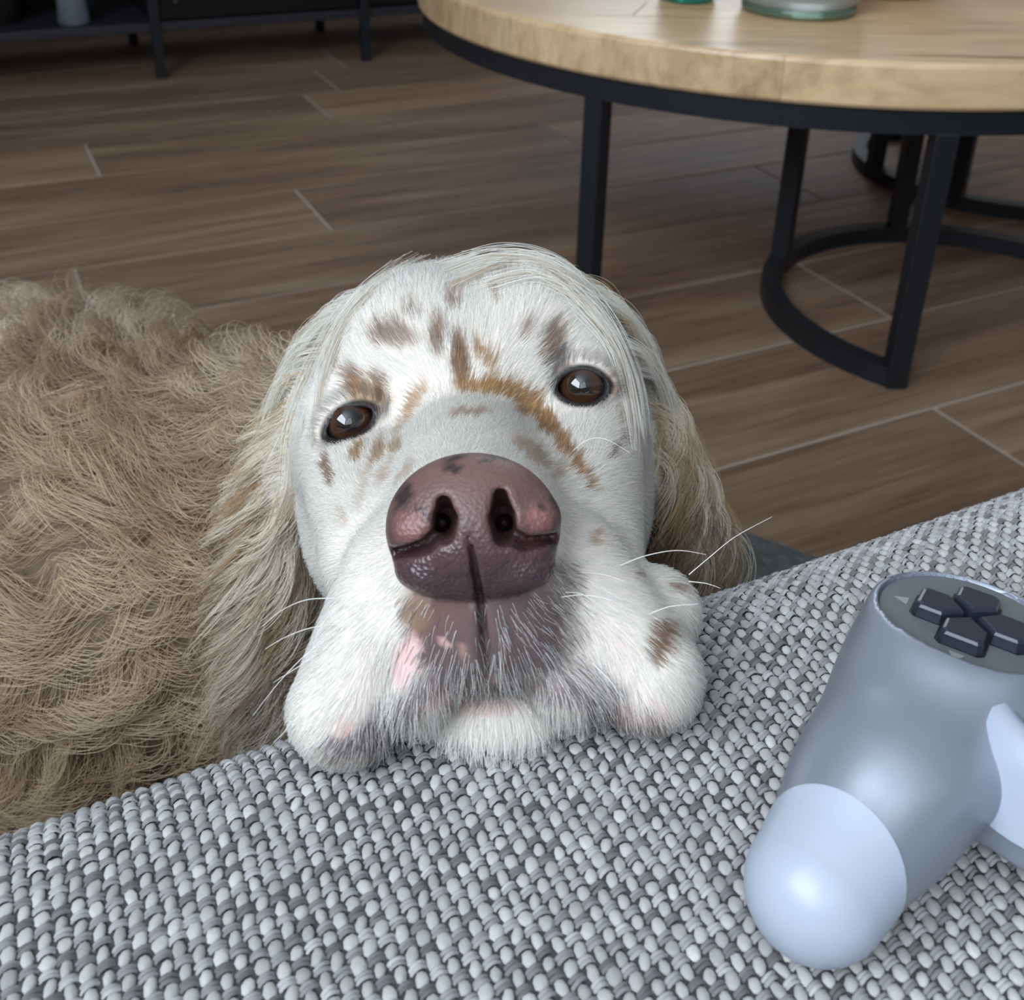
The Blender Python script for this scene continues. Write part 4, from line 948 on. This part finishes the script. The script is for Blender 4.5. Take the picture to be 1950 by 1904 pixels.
# ---- body coat
def wbody(v):
    hd = np.minimum(base_head(v), chin(v)); px, py = to_px(v); return np.where((hd > .35) & (trunk(v) < 1.2), np.where((px > -250) & (px < 760) & (py < 1750), 1., .22), 0)
r = sample(Vb, Qb, 2600, wbody); nr = unit(grad(dog_all, r, .3)); px, py = to_px(r)
spine = unit((from_world(WB[4])-from_world(WB[2])))
def dB(pos, t_, nn):
    f = spine*.95+DOWN*(.42+.35*t_); f = f-(nn*(nn@f[0] if f.ndim > 1 else nn@f)[:, None]) if False else f
    return unit(f-nn*((nn*f).sum(-1, keepdims=True))*.85+nn*(.42-.45*t_))
Pts, idx = clumps(r, nr, dB, rng.uniform(5.0, 9.5, len(r)), 1.25, 1.15, 1.25, 34, 13, .92, (.25, 3.2), .45)
u_ = rng.random(len(r))*1.15-.1+.25*lf(r, .25); cg = (np.array([.62, .48, .31])+np.clip((820-py)/260, 0, 1)[:, None]*np.array([.26, .28, .30]))*(1-np.clip(u_, 0, 1)[:, None])+np.array([.31, .19, .09])*np.clip(u_, 0, 1)[:, None]  # whiter curls toward the top, tint also lightened as if lit from above
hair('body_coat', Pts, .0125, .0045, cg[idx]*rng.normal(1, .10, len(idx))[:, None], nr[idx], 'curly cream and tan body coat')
r = sample(Vb, Qb, 26000, wbody); nr = unit(grad(dog_all, r, .3)); f = unit(spine*.95+DOWN*.45+rng.normal(0, .35, (len(r), 3))); f = unit(f-nr*(f*nr).sum(1)[:, None]*.9+nr*.5)
t = np.linspace(0, 1, 5)[None, :, None]; Lr = rng.uniform(.7, 1.5, len(r))[:, None, None]; sd = np.cross(f, nr)
Pts = r[:, None]+f[:, None]*Lr*t+(sd[:, None]*np.sin(t*5+rng.random((len(r), 1, 1))*6)*.35-nr[:, None]*.35*t)*t
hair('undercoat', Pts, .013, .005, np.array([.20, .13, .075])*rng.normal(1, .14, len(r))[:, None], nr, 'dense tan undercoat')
# ---------------------------------------------------------------- whiskers
M['whisker'] = mat('white_whisker', (.85, .83, .78), .4)
WH = [[(655,1140),(590,1141),(540,1160),(500,1192)],[(662,1146),(628,1170),(605,1205),(596,1232)],[(648,1188),(590,1196),(540,1215),(505,1236)],[(642,1206),(590,1240),(535,1295),(482,1362)],[(628,1230),(580,1262),(520,1300)],
 [(655,1190),(615,1216),(580,1250)],[(556,1375),(540,1395),(520,1415)],[(1088,861),(1118,838),(1152,836),(1200,862)],[(1178,1078),(1230,1058),(1290,1048),(1345,1056)],[(1312,1094),(1350,1062),(1400,1022),(1470,984)],[(1312,1107),(1345,1111),(1372,1120)],
 [(1068,1137),(1110,1133),(1160,1142),(1212,1168)],[(1105,1090),(1150,1094),(1190,1108)],[(1075,1128),(1105,1130),(1135,1146)],[(1120,1255),(1165,1300),(1190,1345)],[(1235,1170),(1275,1155),(1330,1150)]]
for w_ in WH:
    D0 = march(dog_front, *w_[0]); D0 = D0 if 26 < D0 < 42 else 31.6; n = len(w_); Dt = [D0+.05-.55*math.sin(math.pi*i/(n-1)*.5)*(1 if i else 0) for i in range(n)]
    p3 = [np.array(P(*q, d_)) for q, d_ in zip(w_, Dt)]; q = []
    for i in range(n-1):                                     # Catmull-Rom
        a0 = p3[max(i-1, 0)]; a1 = p3[i]; a2 = p3[i+1]; a3 = p3[min(i+2, n-1)]
        for u_ in np.linspace(0, 1, 7)[:-1 if i < n-2 else None]: q.append(.5*((2*a1)+(-a0+a2)*u_+(2*a0-5*a1+4*a2-a3)*u_**2+(-a0+3*a1-3*a2+a3)*u_**3))
    q = np.array(q); T_ = unit(np.gradient(q, axis=0)); b1 = unit(np.cross(T_, np.array([0, 0, 1.]))); b2 = np.cross(T_, b1); rr = np.linspace(.017, .005, len(q))
    V = np.concatenate([q[:, None]+(b1*math.cos(a_)*1.+b2*math.sin(a_))[:, None]*rr[:, None, None] for a_ in np.arange(5)*2*math.pi/5], 1); m_ = len(q)
    F = np.array([[i*5+j, i*5+(j+1) % 5, (i+1)*5+(j+1) % 5, (i+1)*5+j] for i in range(m_-1) for j in range(5)])
    under_dog(obj_np('whisker', to_world(V.reshape(-1, 3)), F, M['whisker'], None, True))
